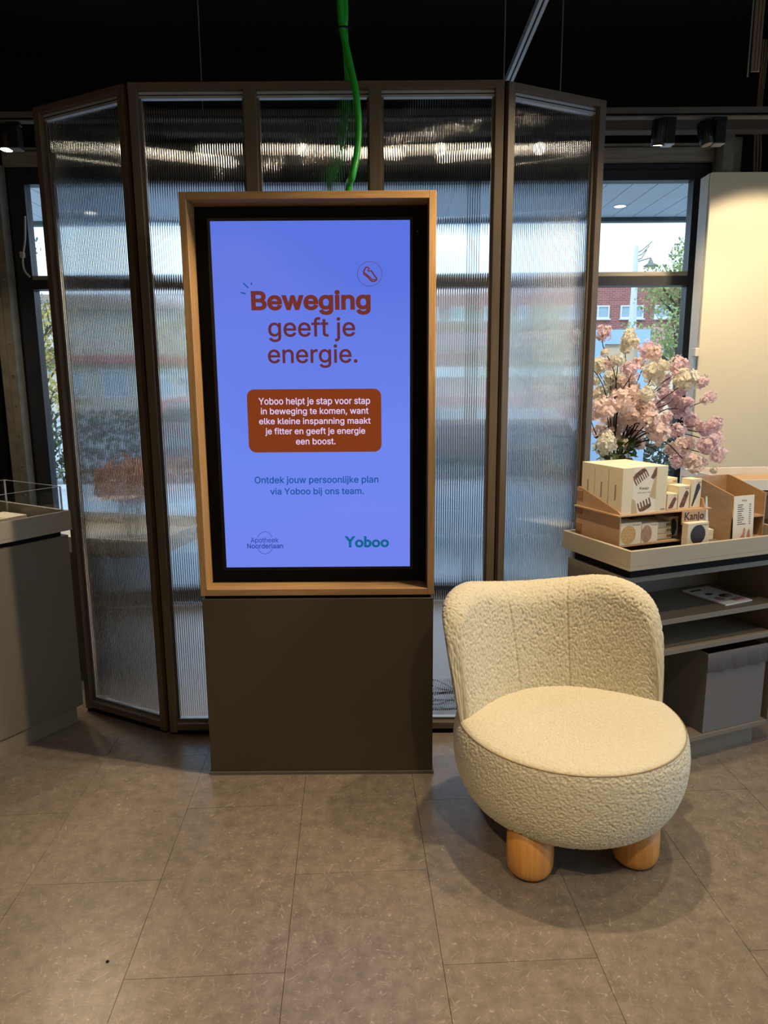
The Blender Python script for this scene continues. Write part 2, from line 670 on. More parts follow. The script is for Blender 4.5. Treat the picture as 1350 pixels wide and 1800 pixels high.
M['greyink'] = pmat('grey_ink_print', (150, 140, 124), 0.6)
M['cable_tan'] = pmat('tan_cable', (120, 104, 84), 0.6)
M['cable_grey'] = pmat('grey_cable', (120, 120, 120), 0.5)
M['cable_white'] = pmat('white_cable', (196, 192, 184), 0.5)
M['lamp'] = emat('lamp_lens', (255, 236, 196), 20.0)
M['lamp_off'] = pmat('lamp_lens_unlit', (150, 146, 140), 0.2)
M['downlight'] = emat('downlight_lens', (255, 246, 226), 6.0)
M['soffit'] = pmat('soffit_plank', (206, 212, 220), 0.5)
M['soffit_edge'] = pmat('soffit_edge', (70, 84, 84), 0.6)
M['pave'] = pmat('grey_paving', (176, 178, 178), 0.9, var=0.08, vscale=6)
M['brick'] = brick_mat()
M['bwhite'] = pmat('white_window_frame', (214, 216, 218), 0.6)
M['bglass'] = pmat('far_window_glass', (146, 170, 182), 0.15, spec=0.8)
M['beige'] = pmat('beige_board', (226, 200, 164), 0.7)
M['beigewall'] = pmat('pale_render', (196, 188, 172), 0.9, var=0.05, vscale=2)
M['roofbrown'] = pmat('brown_tile_roof', (134, 112, 92), 0.9, var=0.15, vscale=8)
M['blue'] = pmat('pale_blue_frame', (176, 204, 226), 0.5)
M['roof'] = pmat('red_tile_roof', (178, 120, 116), 0.9, var=0.15, vscale=8)
M['bark'] = pmat('bark', (84, 70, 56), 0.95, var=0.3, vscale=12)
M['leaf_g'] = pmat('green_leaves', (150, 160, 96), 0.7, var=0.35, vscale=3)
M['leaf_y'] = pmat('autumn_leaves', (178, 160, 84), 0.7, var=0.35, vscale=3)
M['leaf_d'] = pmat('conifer_needles', (84, 104, 98), 0.8, var=0.3, vscale=3)
M['leaf_h'] = pmat('hedge_leaves', (92, 98, 74), 0.8, var=0.5, vscale=12)
M['lamppost'] = pmat('pale_post_metal', (206, 208, 210), 0.5)
M['carblack'] = pmat('black_car_paint', (22, 24, 30), 0.15, spec=0.7)
M['carred'] = pmat('red_car_paint', (168, 40, 36), 0.2, spec=0.6)
M['carglass'] = pmat('dark_car_glass', (30, 36, 44), 0.08, spec=0.8)
M['chrome'] = pmat('chrome_trim', (190, 190, 192), 0.2, metal=1.0)
M['tyre'] = pmat('tyre_rubber', (22, 22, 22), 0.9)
M['redlamp'] = pmat('red_lamp_glass', (130, 20, 18), 0.2)
M['petal_p'] = petal_mat('pink_petals', (250, 232, 226))
M['petal_m'] = petal_mat('mauve_petals', (245, 224, 231))
M['petal_c'] = petal_mat('cream_petals', (246, 243, 230))
M['petal_core'] = petal_mat('rose_centres', (238, 200, 194))
M['petal_y'] = petal_mat('yellow_centres', (196, 186, 120))
M['twig'] = pmat('dark_twig', (42, 28, 26), 0.7)
M['sprig'] = pmat('green_sprig', (86, 104, 58), 0.7)
M['orange'] = petal_mat('orange_flowers', (246, 196, 158))
M['vase'] = clear_mat('vase_glass', (0.9, 0.94, 0.93), fres=1.5)

# ------------------------------------------------------------------ setting
RX0, RX1, RY0, RY1, RZ = -4.0, 4.0, -2.6, 4.6, 3.35

fl = MB().box(RX0, RX1, RY0, RY1, -0.12, -0.004).build('floor', M['joint'], kind='structure')


def clip_poly(poly, x0, x1, y0, y1):
    for ax, lim, sg in ((0, x0, 1), (0, x1, -1), (1, y0, 1), (1, y1, -1)):
        out = []
        for i in range(len(poly)):
            a, b = poly[i - 1], poly[i]
            da, db = sg * (a[ax] - lim), sg * (b[ax] - lim)
            if (da >= 0) != (db >= 0):
                t = da / (da - db)
                out.append((a[0] + (b[0] - a[0]) * t, a[1] + (b[1] - a[1]) * t))
            if db >= 0:
                out.append(b)
        poly = out
        if len(poly) < 3:
            return []
    return poly


TA = math.radians(2.8)
tdx, tdy = Vector((math.cos(TA), math.sin(TA))), Vector((-math.sin(TA), math.cos(TA)))
TO = Vector((-0.665, 1.70))
TW, TL = 0.40, 0.72
JG = 0.0007
for i in range(-10, 14):
    off = 0.188 if i % 2 else -0.172
    for j in range(-8, 7):
        u0, u1 = i * TW + JG, (i + 1) * TW - JG
        v0, v1 = off + j * TL + JG, off + (j + 1) * TL - JG
        poly = [TO + tdx * u + tdy * v for u, v in ((u0, v0), (u1, v0), (u1, v1), (u0, v1))]
        poly = clip_poly([(p.x, p.y) for p in poly], RX0, RX1, RY0, RY1 - 0.02)
        if len(poly) < 3:
            continue
        MB().prism(poly, 'z', -0.004, 0.0).build('floor_tile', M['floor'], fl)

MB().box(RX0 - .2, RX1 + .2, RY0 - .2, RY1 + .2, RZ, RZ + 0.12).build('ceiling', M['black'], kind='structure')
MB().box(RX0 - .15, RX0, RY0 - .15, RY1, -.12, RZ).build('wall_left', M['wall_dark'], kind='structure')
wr_ = MB().box(RX1, RX1 + .15, RY0 - .15, -1.96, -.12, RZ).box(RX1, RX1 + .15, 3.2, RY1, -.12, RZ)
wr_.box(RX1, RX1 + .15, -1.96, 3.2, 2.6, RZ).build('wall_right', M['wall_dark'], kind='structure')
sw_ = MB()
for y0_, y1_ in ((-1.96, -1.88), (-.70, -.62), (.6, .68), (1.86, 1.94), (3.12, 3.2)):
    sw_.box(RX1 + .04, RX1 + .11, y0_, y1_, 0, 2.6)
for y0_, y1_ in ((-1.88, -.70), (-.62, .6), (.68, 1.86), (1.94, 3.12)):
    sw_.box(RX1 + .04, RX1 + .11, y0_, y1_, 0, .09).box(RX1 + .04, RX1 + .11, y0_, y1_, 2.52, 2.6)
sw_ = sw_.build('window_4', M['anthracite'], kind='structure')
for y0_, y1_ in ((-1.88, -.70), (-.62, .6), (.68, 1.86), (1.94, 3.12)):
    MB().box(RX1 + .07, RX1 + .08, y0_, y1_, .09, 2.52).build('pane', M['pane'], sw_)
MB().box(RX0, RX1, RY0 - .15, RY0, -.12, RZ).build('wall_back', M['panel'], kind='structure')
# shop front: black wall round the glazing
WX0, WX1 = -2.268, 1.990
wf = MB()
wf.box(RX0, WX0, RY1, RY1 + .2, -.12, RZ)
wf.box(WX1, RX1, RY1, RY1 + .2, -.12, RZ)
wf.box(WX0, WX1, RY1, RY1 + .2, 2.735, RZ)
wf.build('wall_front', M['black'], kind='structure')
# aluminium header with a thin lip above
MB().box(WX0, WX1, 4.565, 4.6, 2.737, 2.815).build('trim_1', M['alu'], kind='structure')
MB().box(WX0, WX1, 4.545, 4.6, 2.822, 2.832).build('trim_2', M['steel'], kind='structure')
MB().box(-1.2, 2.25, 4.22, 4.30, 2.80, 2.905).build('trim_3', M['greyboard'], kind='structure')
# bolted steel post at the left of the glazing
po = MB().box(-2.365, -2.325, 4.50, 4.6, 0, 2.74).box(-2.323, -2.276, 4.51, 4.6, 0, 2.74)
po = po.build('trim_4', M['steel'], kind='structure')
bolt = None
for k in range(9):
    z = 0.75 + 0.19 * k
    if bolt is None:
        b_ = MB().lathe([(0, 0), (0.007, 0), (0.007, 0.003), (0.004, 0.006), (0, 0.0065)], 10)
        bolt = b_.build('bolt', M['steel'], po)
        o = bolt
    else:
        o = copy_part(bolt, po)
    o.location = (-2.30, 4.51, z)
    o.rotation_euler = (PI / 2, 0, 0)
# steel post and cables at the right, above the white panel
MB().box(1.995, 2.055, 4.46, 4.6, 0, 2.85).box(2.06, 2.12, 4.50, 4.6, 0, 2.85).build('trim_5', M['steel'], kind='structure')


def window_unit(n, x0, x1, first, last):
    """one fixed light below, one hung sash above"""
    f = MB()
    j0 = 0.095 if first else 0.04
    j1 = 0.095 if last else 0.04
    y0, y1 = 4.61, 4.69
    f.box(x0, x0 + j0, y0, y1, 0, 2.737)
    f.box(x1 - j1, x1, y0, y1, 0, 2.737)
    f.box(x0 + j0, x1 - j1, y0, y1, 2.643, 2.737)
    f.box(x0 + j0, x1 - j1, y0 - .015, y1, 2.028, 2.085)
    f.box(x0 + j0, x1 - j1, y0, y1, 0.0, 0.10)
    w = f.build('window_%d' % n, M['anthracite'], kind='structure')
    a, b = x0 + j0, x1 - j1
    MB().box(a, b, 4.645, 4.655, 0.10, 2.028).build('pane', M['pane'], w)
    MB().box(a, b, 4.645, 4.655, 2.112, 2.643).build('pane', M['pane'], w)
    MB().box(a, b, 4.612, 4.66, 2.085, 2.112).build('sash_rail', M['alu'], w)
    MB().box(a, b, 4.60, 4.61, 2.70, 2.708).build('drip_bead', M['blackmetal'], w)
    return w


w1 = window_unit(1, WX0, -0.86, True, False)
window_unit(2, -0.86, 0.56, False, False)
window_unit(3, 0.56, WX1, False, True)

# ------------------------------------------------------------------ outside
GZ = -0.30
MB().box(-40, 40, 4.8, 70, GZ - .2, GZ).box(4.2, 40, -15, 4.8, GZ - .2, GZ).build('ground', M['pave'], kind='structure')
# canopy soffit of planks running away from the shop front
can = thing('entrance_canopy', 'pale planked canopy soffit with round downlights outside the shop window', 'canopy', (0, 4.8, 2.98))
for k in range(36):
    x = -3.6 + 0.2 * k
    MB().box(x + .004, x + .196, 0, 2.42, 0, 0.02).build('soffit_plank', M['soffit'], can)
MB().box(-3.7, 3.7, 0, 2.44, 0.022, 0.2).build('canopy_core', M['soffit_edge'], can)
MB().box(-3.7, 3.7, 2.43, 2.52, -0.035, 0.2).build('edge_beam', M['soffit_edge'], can)
for (px, py) in ((1090, 362), (160, 374)):
    p = _C + _ray(px, py) * ((2.98 - CAM_H) / _ray(px, py).z)
    r = MB().lathe([(0.062, -0.004), (0.062, 0.0), (0.05, 0.0), (0.05, -0.004)], 24, smooth=False, closed=True).build('downlight_ring', M['bwhite'], can)
    r.location = (p.x, p.y - 4.8, -0.001)
    d = MB().lathe([(0, -0.003), (0.05, -0.003)], 24, smooth=False).build('downlight_lens', M['downlight'], r)


def leaves(n, fn, size, up=0.3):
    """n small folded leaf quads at points from fn(); one mesh"""
    P = np.array([fn() for _ in range(n)])
    a = rng.normal(size=(n, 3))
    a[:, 2] += up
    a /= np.linalg.norm(a, axis=1)[:, None]
    b = np.cross(a, rng.normal(size=(n, 3)))
    b /= np.linalg.norm(b, axis=1)[:, None]
    s = size * rng.uniform(.6, 1.3, n)[:, None]
    V = np.stack([P - a * s, P + b * s * .5, P + a * s, P - b * s * .5], 1).reshape(-1, 3)
    m = MB()
    m.v = [tuple(v) for v in V]
    m.f = [[4 * i, 4 * i + 1, 4 * i + 2, 4 * i + 3] for i in range(n)]
    m.s = [False] * n
    m.mi = [0] * n
    return m


def blob(centers):
    cs = [(Vector(c), r) for c, r in centers]

    def f():
        c, r = random.choice(cs)
        while True:
            p = Vector((random.uniform(-1, 1), random.uniform(-1, 1), random.uniform(-1, 1)))
            if 0.25 < p.length < 1:
                return c + p * r
    return f


def tree(label, x, y, h, crown, trunk_r, nleaf, size, mat, crown_r, limbs=9, bare=False):
    t = thing('tree', label, 'tree', (x, y, GZ))
    tr = MB()
    tr.tube([(0, 0, 0), (0.03, 0.02, h * .35), (-0.04, 0, h * .65), (0, 0, h * .95)], [trunk_r, trunk_r * .8, trunk_r * .5, trunk_r * .15], 8)
    cents = []
    for k in range(limbs):
        a = 2 * PI * k / limbs * 2.4
        z0 = h * (crown + (0.95 - crown) * k / limbs * .8)
        rr = crown_r * (1 - .45 * k / limbs) * random.uniform(.7, 1)
        e = (rr * math.cos(a), rr * math.sin(a), z0 + h * .16)
        tr.tube([(0, 0, z0), (e[0] * .5, e[1] * .5, z0 + h * .1), e], [trunk_r * .45, trunk_r * .25, .012], 6)
        if bare:
            for q in range(4):
                s = random.uniform(.4, 1)
                b = Vector(e) * s + Vector((0, 0, z0)) * (1 - s)
                tr.tube([b, b + Vector((random.uniform(-.4, .4), random.uniform(-.4, .4), random.uniform(.1, .6)))], [.015, .005], 4)
        cents.append((e, crown_r * random.uniform(.3, .5)))
        cents.append(((e[0] * .5, e[1] * .5, z0 + h * .14), crown_r * .35))
    tr.build('trunk', M['bark'], t)
    leaves(nleaf, blob(cents), size).build('foliage', mat, t, kind='stuff')
    return t


def ex(px, Y, z=None):
    return at(px, 667, Y).x


tree('leafy green tree with yellowing leaves beyond the street lamp', ex(1190, 17), 17, 5.0, .28, .13, 5200, .05, M['leaf_g'], 1.25, 11)
tree('young street tree with sparse autumn leaves behind the clipped hedge', ex(78, 15), 15, 3.4, .25, .07, 900, .06, M['leaf_y'], .8, 9, True)
tree('dark conifer with drooping branches against the white sky', ex(50, 21), 21, 6.4, .2, .12, 1500, .07, M['leaf_d'], .75, 14)
tree('broad amber tree standing behind the ribbed divider', ex(330, 26), 26, 4.4, .25, .16, 2600, .11, M['leaf_y'], 1.7, 9)
tree('wide olive green tree near the brick building', ex(930, 25), 25, 4.2, .25, .16, 2600, .11, M['leaf_g'], 1.7, 9)

hx0, hx1 = -9.5, -1.2
hedge = thing('clipped_hedge', 'loose brownish green hedge along the pavement outside the left window', 'hedge', ((hx0 + hx1) / 2, 12.4, GZ))
hl = (hx1 - hx0) / 2
leaves(6500, lambda: (random.uniform(-hl, hl), random.uniform(-.35, .35), random.uniform(.02, 1.25)), .06).build('hedge_foliage', M['leaf_h'], hedge, kind='stuff')
hs = MB()
for k in range(60):
    x = -hl + 2 * hl * k / 60
    hs.tube([(x, 0, 0), (x + random.uniform(-.1, .1), random.uniform(-.2, .2), 1.0)], [.012, .004], 4)
hs.build('hedge_stems', M['bark'], hedge, kind='stuff')
MB().box(-9.5, 9, 11.78, 11.92, GZ, GZ + .05).build('kerb', M['lamppost'], kind='structure')
hedge2 = thing('low_shrub_bed', 'grey green shrub bed behind the cherry blossom outside the right window', 'hedge', (3.9, 11.6, GZ))
leaves(4200, lambda: (random.uniform(-2.3, 2.3), random.uniform(-.4, .4), random.uniform(.02, .95)), .06).build('hedge_foliage', M['leaf_h'], hedge2, kind='stuff')
hs = MB()
for k in range(30):
    x = -2.2 + 4.4 * k / 30
    hs.tube([(x, 0, 0), (x + random.uniform(-.1, .1), random.uniform(-.2, .2), .8)], [.012, .004], 4)
hs.build('hedge_stems', M['bark'], hedge2, kind='stuff')

# brick building across the street
BY = 32.0
bz_top = at(1100, 490, BY).z
bz_mid = at(1100, 612, BY).z
bld = thing('brick_building', 'long red brick building with flat roof across the street', 'building', (0, BY, GZ))
bx0, bx1 = at(700, 600, BY).x, 26.0
MB().box(bx0, bx1, 0, 8, 0, bz_top - GZ).build('brick_wall', M['brick'], bld)
MB().box(bx0 - .2, bx1 + .2, -.25, 8.2, bz_top - GZ, bz_top - GZ + .22).build('roof_edge', M['bwhite'], bld)
MB().box(bx0, bx1, -.06, 0, bz_mid - GZ - 1.2, bz_mid - GZ - 0.75).build('pale_band', M['bwhite'], bld)
wz0, wz1 = at(1100, 560, BY).z - GZ, at(1100, 537, BY).z - GZ
wx = at(1090, 548, BY).x
wn_frame = wn_pane = None
for k in range(-6, 7):
    x = wx + 1.48 * k
    if wn_frame is None:
        w_ = 1.0
        h_ = wz1 - wz0
        m = MB().box(0, w_, -.08, 0, 0, .06).box(0, w_, -.08, 0, h_ - .06, h_).box(0, .06, -.08, 0, .06, h_ - .06).box(w_ - .06, w_, -.08, 0, .06, h_ - .06).box(w_ * .5 - .03, w_ * .5 + .03, -.08, 0, .06, h_ - .06)
        m.box(-.05, w_ + .05, -.14, 0, -.06, 0)
        wn_frame = m.build('building_window', M['bwhite'], bld)
        wn_pane = MB().box(.06, w_ - .06, -.03, -.02, .06, h_ - .06).build('window_pane', M['bglass'], wn_frame)
        f_ = wn_frame
    else:
        f_ = copy_part(wn_frame, bld)
        copy_part(wn_pane, f_)
    f_.location = (x, 0, wz0)
# pale low building at the left
pb = thing('pale_building', 'long pale rendered building blurred behind the left sheets', 'building', (0, BY + 2, GZ))
px0, px1 = -26.0, at(640, 600, BY + 2).x
pz1 = at(300, 545, BY + 2).z - GZ
MB().box(px0, px1, 0, 8, 0, pz1).build('wall', M['beigewall'], pb)
MB().prism([(-.5, pz1), (8.5, pz1), (4, pz1 + 1.2)], 'x', px0 - .3, px1 + .3).build('roof', M['roofbrown'], pb)
pf = None
for k in range(16):
    x = px1 - 1.8 - 2.1 * k
    if pf is None:
        pf = MB().box(0, 1.2, -.06, 0, 0, 1.3).build('building_window', M['bwhite'], pb)
        pg = MB().box(.08, 1.12, -.075, -.061, .08, 1.22).build('window_pane', M['bglass'], pf)
        f_ = pf
    else:
        f_ = copy_part(pf, pb)
        copy_part(pg, f_)
    f_.location = (x, 0, 1.0)
MB().box(px0, px1, -.5, -.02, pz1 * .52, pz1 * .52 + .35).build('red_awning', M['roof'], pb)
# low house with a red roof at the right
ann = thing('low_annex', 'low beige annex with a red roof and white barred windows', 'building', (at(1185, 610, 26).x, 26, GZ))
az0 = at(1185, 600, 26).z - GZ
az1 = at(1185, 580, 26).z - GZ
MB().box(-1.0, 5, 0, 3.0, 0, az0).build('wall', M['beige'], ann)
MB().prism([(-.3, az0), (3.2, az0), (3.2, az1 + .2), (1.4, az1 + .2)], 'x', -1.3, 5.3).build('roof', M['roof'], ann)
wb0 = at(1185, 622, 26).z - GZ
for k in range(4):
    x = -.45 + 1.3 * k
    h_ = az0 - .08 - wb0
    m = MB()
    m.box(x, x + 1.0, -.06, 0, wb0, wb0 + .05).box(x, x + 1.0, -.06, 0, wb0 + h_ - .05, wb0 + h_).box(x, x + 1, -.05, 0, wb0 + h_ / 2 - .02, wb0 + h_ / 2 + .02)
    for q in range(4):
        m.box(x + q * .317, x + q * .317 + .05, -.06, 0, wb0 + .05, wb0 + h_ - .05)
    f_ = m.build('annex_window', M['bwhite'], ann)
    MB().box(x + .05, x + .95, -.02, -.01, wb0 + .05, wb0 + h_ - .05).build('window_pane', M['carglass'], f_)
# street lamp
LY = 20.0
lt = at(1118, 432, LY)
lp = thing('street_lamp', 'pale street lamp post with a bell shaped lamp on an arm', 'lamp', (at(1112, 560, LY).x, LY, GZ))
hz = lt.z - GZ
MB().tube([(0, 0, 0), (0, 0, hz * .5), (0, 0, hz)], [.16, .12, .05], 12).build('post', M['lamppost'], lp)
arm = MB()
for k, dz in enumerate((0, -.10, -.20)):
    arm.tube([(-.03, 0, hz - .2 + dz), (.15, 0, hz - .12 + dz), (.40 - .06 * k, 0, hz + .10 + dz)], .016, 6)
arm.tube([(.0, 0, hz - .42), (.40, 0, hz - .31)], .016, 6)
arm.build('bracket_arm', M['steel'], lp)
MB().lathe([(.02, -.33), (.05, -.38), (.08, -.45), (.19, -.52), (.18, -.53), (0, -.53)], 20, c=(.40, 0)).build('lamp_head', M['steel'], lp).location = (0, 0, hz)
MB().tube([(.40, 0, hz - .36), (.40, 0, hz - .30)], .012, 6).build('lamp_stem', M['steel'], lp)
# blue portal with a beige board
gx0, gx1 = at(1040, 600, 10).x, at(1139, 600, 10).x
gt = at(1090, 580, 10).z - GZ
ptl = thing('blue_portal', 'pale blue portal frame holding a beige board outside the window', 'portal', (gx0, 10, GZ))
gw = gx1 - gx0
MB().box(gw - .16, gw, -.08, .08, 0, gt).build('portal_post', M['blue'], ptl)
MB().box(0, .16, -.08, .08, 0, gt).build('portal_post', M['blue'], ptl)
MB().box(.16, gw - .16, -.08, .08, gt - .19, gt).build('portal_beam', M['blue'], ptl)
MB().box(.16, gw - .16, -.03, .03, .15, gt - .19).build('board', M['beige'], ptl)


def car(name, label, x, y, rz, paint, w=1.75, ln=4.1, hh=1.45):
    """hatchback: lower body, glasshouse, wheels, lamps; its rear end at local y = 0"""
    c = thing(name, label, 'car', (x, y, GZ), rz)
    prof = [(0.0, .38), (0.02, .75), (.10, .92), (.5, .95), (2.9, .95), (3.7, .82), (4.05, .62), (4.1, .32), (3.9, .2), (.2, .2)]
    body = MB()
    secs = []
    for s, ins in ((-1, .06), (-.94, .0), (.94, .0), (1, .06)):
        secs.append([(s * w / 2, yy + (ins if yy < 2 else -ins), zz - (ins if zz > .6 else -ins * .5)) for yy, zz in prof])
    n = len(prof)
    vs = [p for s in secs for p in s]
    fs = [list(range(n)), list(range(3 * n, 4 * n))[::-1]]
    for k in range(3):
        for i in range(n):
            j = (i + 1) % n
            fs.append([k * n + i, (k + 1) * n + i, (k + 1) * n + j, k * n + j])
    body.add(vs, fs)
    body.build('body', paint, c)
    top = [(.12, .93), (.35, 1.36), (.75, hh), (1.9, hh - .01), (2.9, .93)]
    a = [(-w / 2 + .07 + .16 * (z - .93) / .5, yy, z) for yy, z in top]
    b = [(w / 2 - .07 - .16 * (z - .93) / .5, yy, z) for yy, z in top]
    m5 = len(top)
    g = MB().add(a + b, [list(range(m5)), list(range(m5, 2 * m5))[::-1]] + [[i, m5 + i, m5 + (i + 1) % m5, (i + 1) % m5] for i in range(m5)])
    g.build('cabin', paint, c)
    gl = MB()

    def inset(q, k):
        ce = sum((Vector(p) for p in q), Vector()) / len(q)
        nn = (Vector(q[1]) - Vector(q[0])).cross(Vector(q[2]) - Vector(q[0])).normalized()
        out_ = 1 if nn.dot(ce - Vector((0, 1.5, 1.1))) > 0 else -1
        return [ce + (Vector(p) - ce) * k + nn * out_ * .008 for p in q]
    for q in ([a[0], b[0], b[1], a[1]], [a[3], b[3], b[4], a[4]], a[0:2] + a[3:5], b[0:2] + b[3:5]):
        gl.add(inset(q, .84), [list(range(len(q)))])
    gl.build('car_glass', M['carglass'], c)
    for sx in (-1, 1):
        for yy in (.75, 3.3):
            wh = MB().lathe([(.12, -.1), (.30, -.1), (.32, -.07), (.32, .07), (.30, .1), (.12, .1)], 20, closed=True).build('wheel', M['tyre'], c)
            wh.location = (sx * (w / 2 - .1), yy, .32)
            wh.rotation_euler = (0, PI / 2, 0)
            MB().lathe([(0, -.09), (.19, -.09), (.19, .09), (0, .09)], 16).build('hubcap', M['chrome'], wh)
        MB().box(sx * (w / 2 - .16) - .11, sx * (w / 2 - .16) + .11, -.012, .05, .62, .86, .01).build('tail_lamp', M['redlamp'], c)
    MB().box(-w / 2 + .05, w / 2 - .05, -.03, .05, .36, .5, .01).build('bumper', M['blackmetal'], c)
    MB().box(-.5, .5, -.02, .02, .80, .835).build('chrome_strip', M['chrome'], c)
    return c


car('parked_car', 'black hatchback parked behind the divider near the shop front', at(905, 667, 6.8).x, 6.9, 0.04, M['carblack'], 1.7)
car('parked_car', 'red hatchback parked across the pavement seen through the divider', at(260, 667, 15).x, 15.2, -PI / 2 + .05, M['carred'], 1.7)

# orange flowers in a glass vase on a low white tray table behind the divider
tb = thing('tray_table', 'low white tray table behind the ribbed divider', 'table', (-1.42, 3.62, 0), math.radians(-14))
MB().box(-.30, .12, -.24, .24, .06, .655, .003).build('base_cabinet', M['taupe'], tb)
MB().box(-.28, .10, -.22, .22, 0, .06).build('plinth', M['taupe_edge'], tb)
tr_ = MB().box(-.45, .45, -.31, .31, .66, .675)
tr_.box(-.45, .45, -.31, -.295, .675, .735).box(-.45, .45, .295, .31, .675, .735).box(-.45, -.435, -.295, .295, .675, .735).box(.435, .45, -.295, .295, .675, .735)
tr_.build('tray', M['white'], tb)
vz = thing('orange_bouquet', 'orange flower bouquet blurred behind the ribbed divider', 'flowers', (-1.28, 3.55, .675))
st = MB()
for k in range(14):
    a = k * 2.4
    st.tube([(.02 * math.cos(a), .02 * math.sin(a), .01), (.05 * math.cos(a), .05 * math.sin(a), .18), (.13 * math.cos(a) * (k % 3 + 1) / 3, .13 * math.sin(a) * (k % 3 + 1) / 3, .3)], .003, 5)
st.build('stems', M['sprig'], vz)
leaves(1500, blob([((0, 0, .30), .13), ((.09, 0, .28), .09), ((-.1, .03, .28), .09), ((0, .08, .30), .1), ((.03, -.06, .3), .11)]), .022).build('flower_heads', M['orange'], vz, kind='stuff')
gv = thing('glass_vase', 'clear straight glass vase holding orange flowers on the low tray table', 'vase', (-1.28, 3.55, .6756))
MB().lathe([(0, 0), (.055, 0), (.06, .01), (.06, .18), (.056, .18), (.056, .014), (0, .012)], 24).build('vase_body', M['vase'], gv)

# ------------------------------------------------------------------ room divider
DT, DB = 2.512, 0.0
div = thing('room_divider', 'folding room divider of brown wood frames with ribbed clear sheets', 'room divider', (0, 0, 0))


def rib_sheet(w, z0, z1, parent, loc, pitch=0.0088, amp=0.0019, th=0.010):
    n = int(w / pitch)
    p = w / n
    tt = [0.0, .03, .27, .30] + [.30 + .70 * k / 9 for k in range(1, 9)]
    hh = [0, 0, 0, 0] + [-amp * (.5 - .5 * math.cos(2 * PI * k / 9)) for k in range(1, 9)]
    xs = [(i + t) * p for i in range(n) for t in tt] + [w]
    ys = hh * n + [0]
    N = len(xs)
    m = MB()
    vs = [(x, y, z) for z in (z0, z1) for x, y in zip(xs, ys)]
    m.add(vs, [[i, i + 1, N + i + 1, N + i] for i in range(N - 1)], True)
    back = [(0, th, z0), (w, th, z0), (w, th, z1), (0, th, z1)]
    m.add(back, [[3, 2, 1, 0]])
    m.add([vs[0], back[0], back[3], vs[N]], [[0, 3, 2, 1]])
    m.add([vs[N - 1], back[1], back[2], vs[2 * N - 1]], [[0, 1, 2, 3]])
    m.add(vs[:N] + [back[0], back[1]], [list(range(N))[::-1] + [N, N + 1]])
    m.add(vs[N:] + [back[3], back[2]], [list(range(N)) + [N + 1, N]])
    o = m.build('ribbed_sheet', M['rib'], parent)
    o.location = loc
    return o


def divider_panel(p0, p1, mull):
    """a frame from p0 to p1 (front faces, seen from the shop) with sheets between the uprights"""
    p0, p1 = Vector((*p0, 0)), Vector((*p1, 0))
    w = (p1 - p0).length
    ang = math.atan2((p1 - p0).y, (p1 - p0).x)
    sw, dp = 0.030, 0.062
    fr = MB()
    fr.box(0, sw, 0, dp, 0.012, DT, .001)
    fr.box(w - sw, w, 0, dp, 0.012, DT, .001)
    fr.cur = 1
    fr.box(sw, w - sw, 0, dp, DT - .024, DT, .001)
    fr.box(sw, w - sw, 0, dp, .022, .05, .001)
    f = fr.build('panel_frame', [M['walnut'], M['walnut_x']], div)
    f.location = p0
    f.rotation_euler = (0, 0, ang)
    MB().box(.004, w - .004, .006, dp - .006, 0, .0115).build('base_strip', M['black'], f)
    MB().box(.004, w - .004, dp * .3, dp + .004, DT + .0005, DT + .008).build('cap_strip', M['black'], f)
    edges = [sw]
    for a in mull:
        MB().box(a - .022, a + .022, 0, dp, .05, DT - .024, .001).build('mullion', M['walnut'], f)
        edges += [a - .022, a + .022]
    edges.append(w - sw)
    for k in range(0, len(edges), 2):
        a, b = edges[k] + .0015, edges[k + 1] - .0015
        rib_sheet(b - a - .004, .056, DT - .03, f, (a + .002, .034, 0))
        # edge tape: a silver channel with a dark line
        MB().box(a, b, .024, .05, DT - .046, DT - .0245).build('edge_channel', M['clearstrip'], f)
        MB().box(a, b, .027, .05, .0505, .062).build('edge_channel', M['clearstrip'], f)
        MB().box(a, b, .0225, .0238, DT - .0375, DT - .0345).build('seal_line', M['black'], f)
        MB().box(a, b, .0255, .0268, .054, .057).build('seal_line', M['black'], f)
        MB().box(a - .0014, a + .007, .024, .03, .063, DT - .047).build('side_bead', M['walnut'], f)
        MB().box(b - .007, b + .0014, .024, .03, .063, DT - .047).build('side_bead', M['walnut'], f)
    return f


cy = 2.77
mx = [at(441, 250, cy).x, at(660, 250, cy).x]
cx0, cx1 = at(219, 250, cy).x - .0, at(889, 250, cy).x
cx0, cx1 = -0.905, 0.440
divider_panel((-1.356, 3.005), (-0.928, 2.782), [])
divider_panel((cx0, cy), (cx1, cy), [mx[0] - cx0, mx[1] - cx0])
divider_panel((0.458, 2.780), (0.866, 2.972), [])
# hinge strips in the two open corners
MB().box(-.926, -.908, 2.80, 2.83, .02, DT - .01).build('hinge_strip', M['black'], div)
MB().box(.4405, .4565, 2.80, 2.83, .02, DT - .01).build('hinge_strip', M['black'], div)

# loose cable coil on the floor behind the divider
m = MB()
pts = []
for k in range(90):
    a = 2 * PI * k / 22
    pts.append(((.085 + .02 * math.sin(k * .13)) * math.cos(a), (.06 + .015 * math.cos(k * .21)) * math.sin(a), .012 + .0009 * k + (.0005 * k) * (1 + math.sin(a + k * .05))))
pts += [(.11, .02, .13), (.14, .05, .09), (.2, .08, .02), (.3, .1, .006)]
m.tube(pts, .004, 6)
m.build('cable_coil', M['black'], label='black cable coil lying on the floor behind the divider', cat='cable').location = (.27, 2.98, 0)

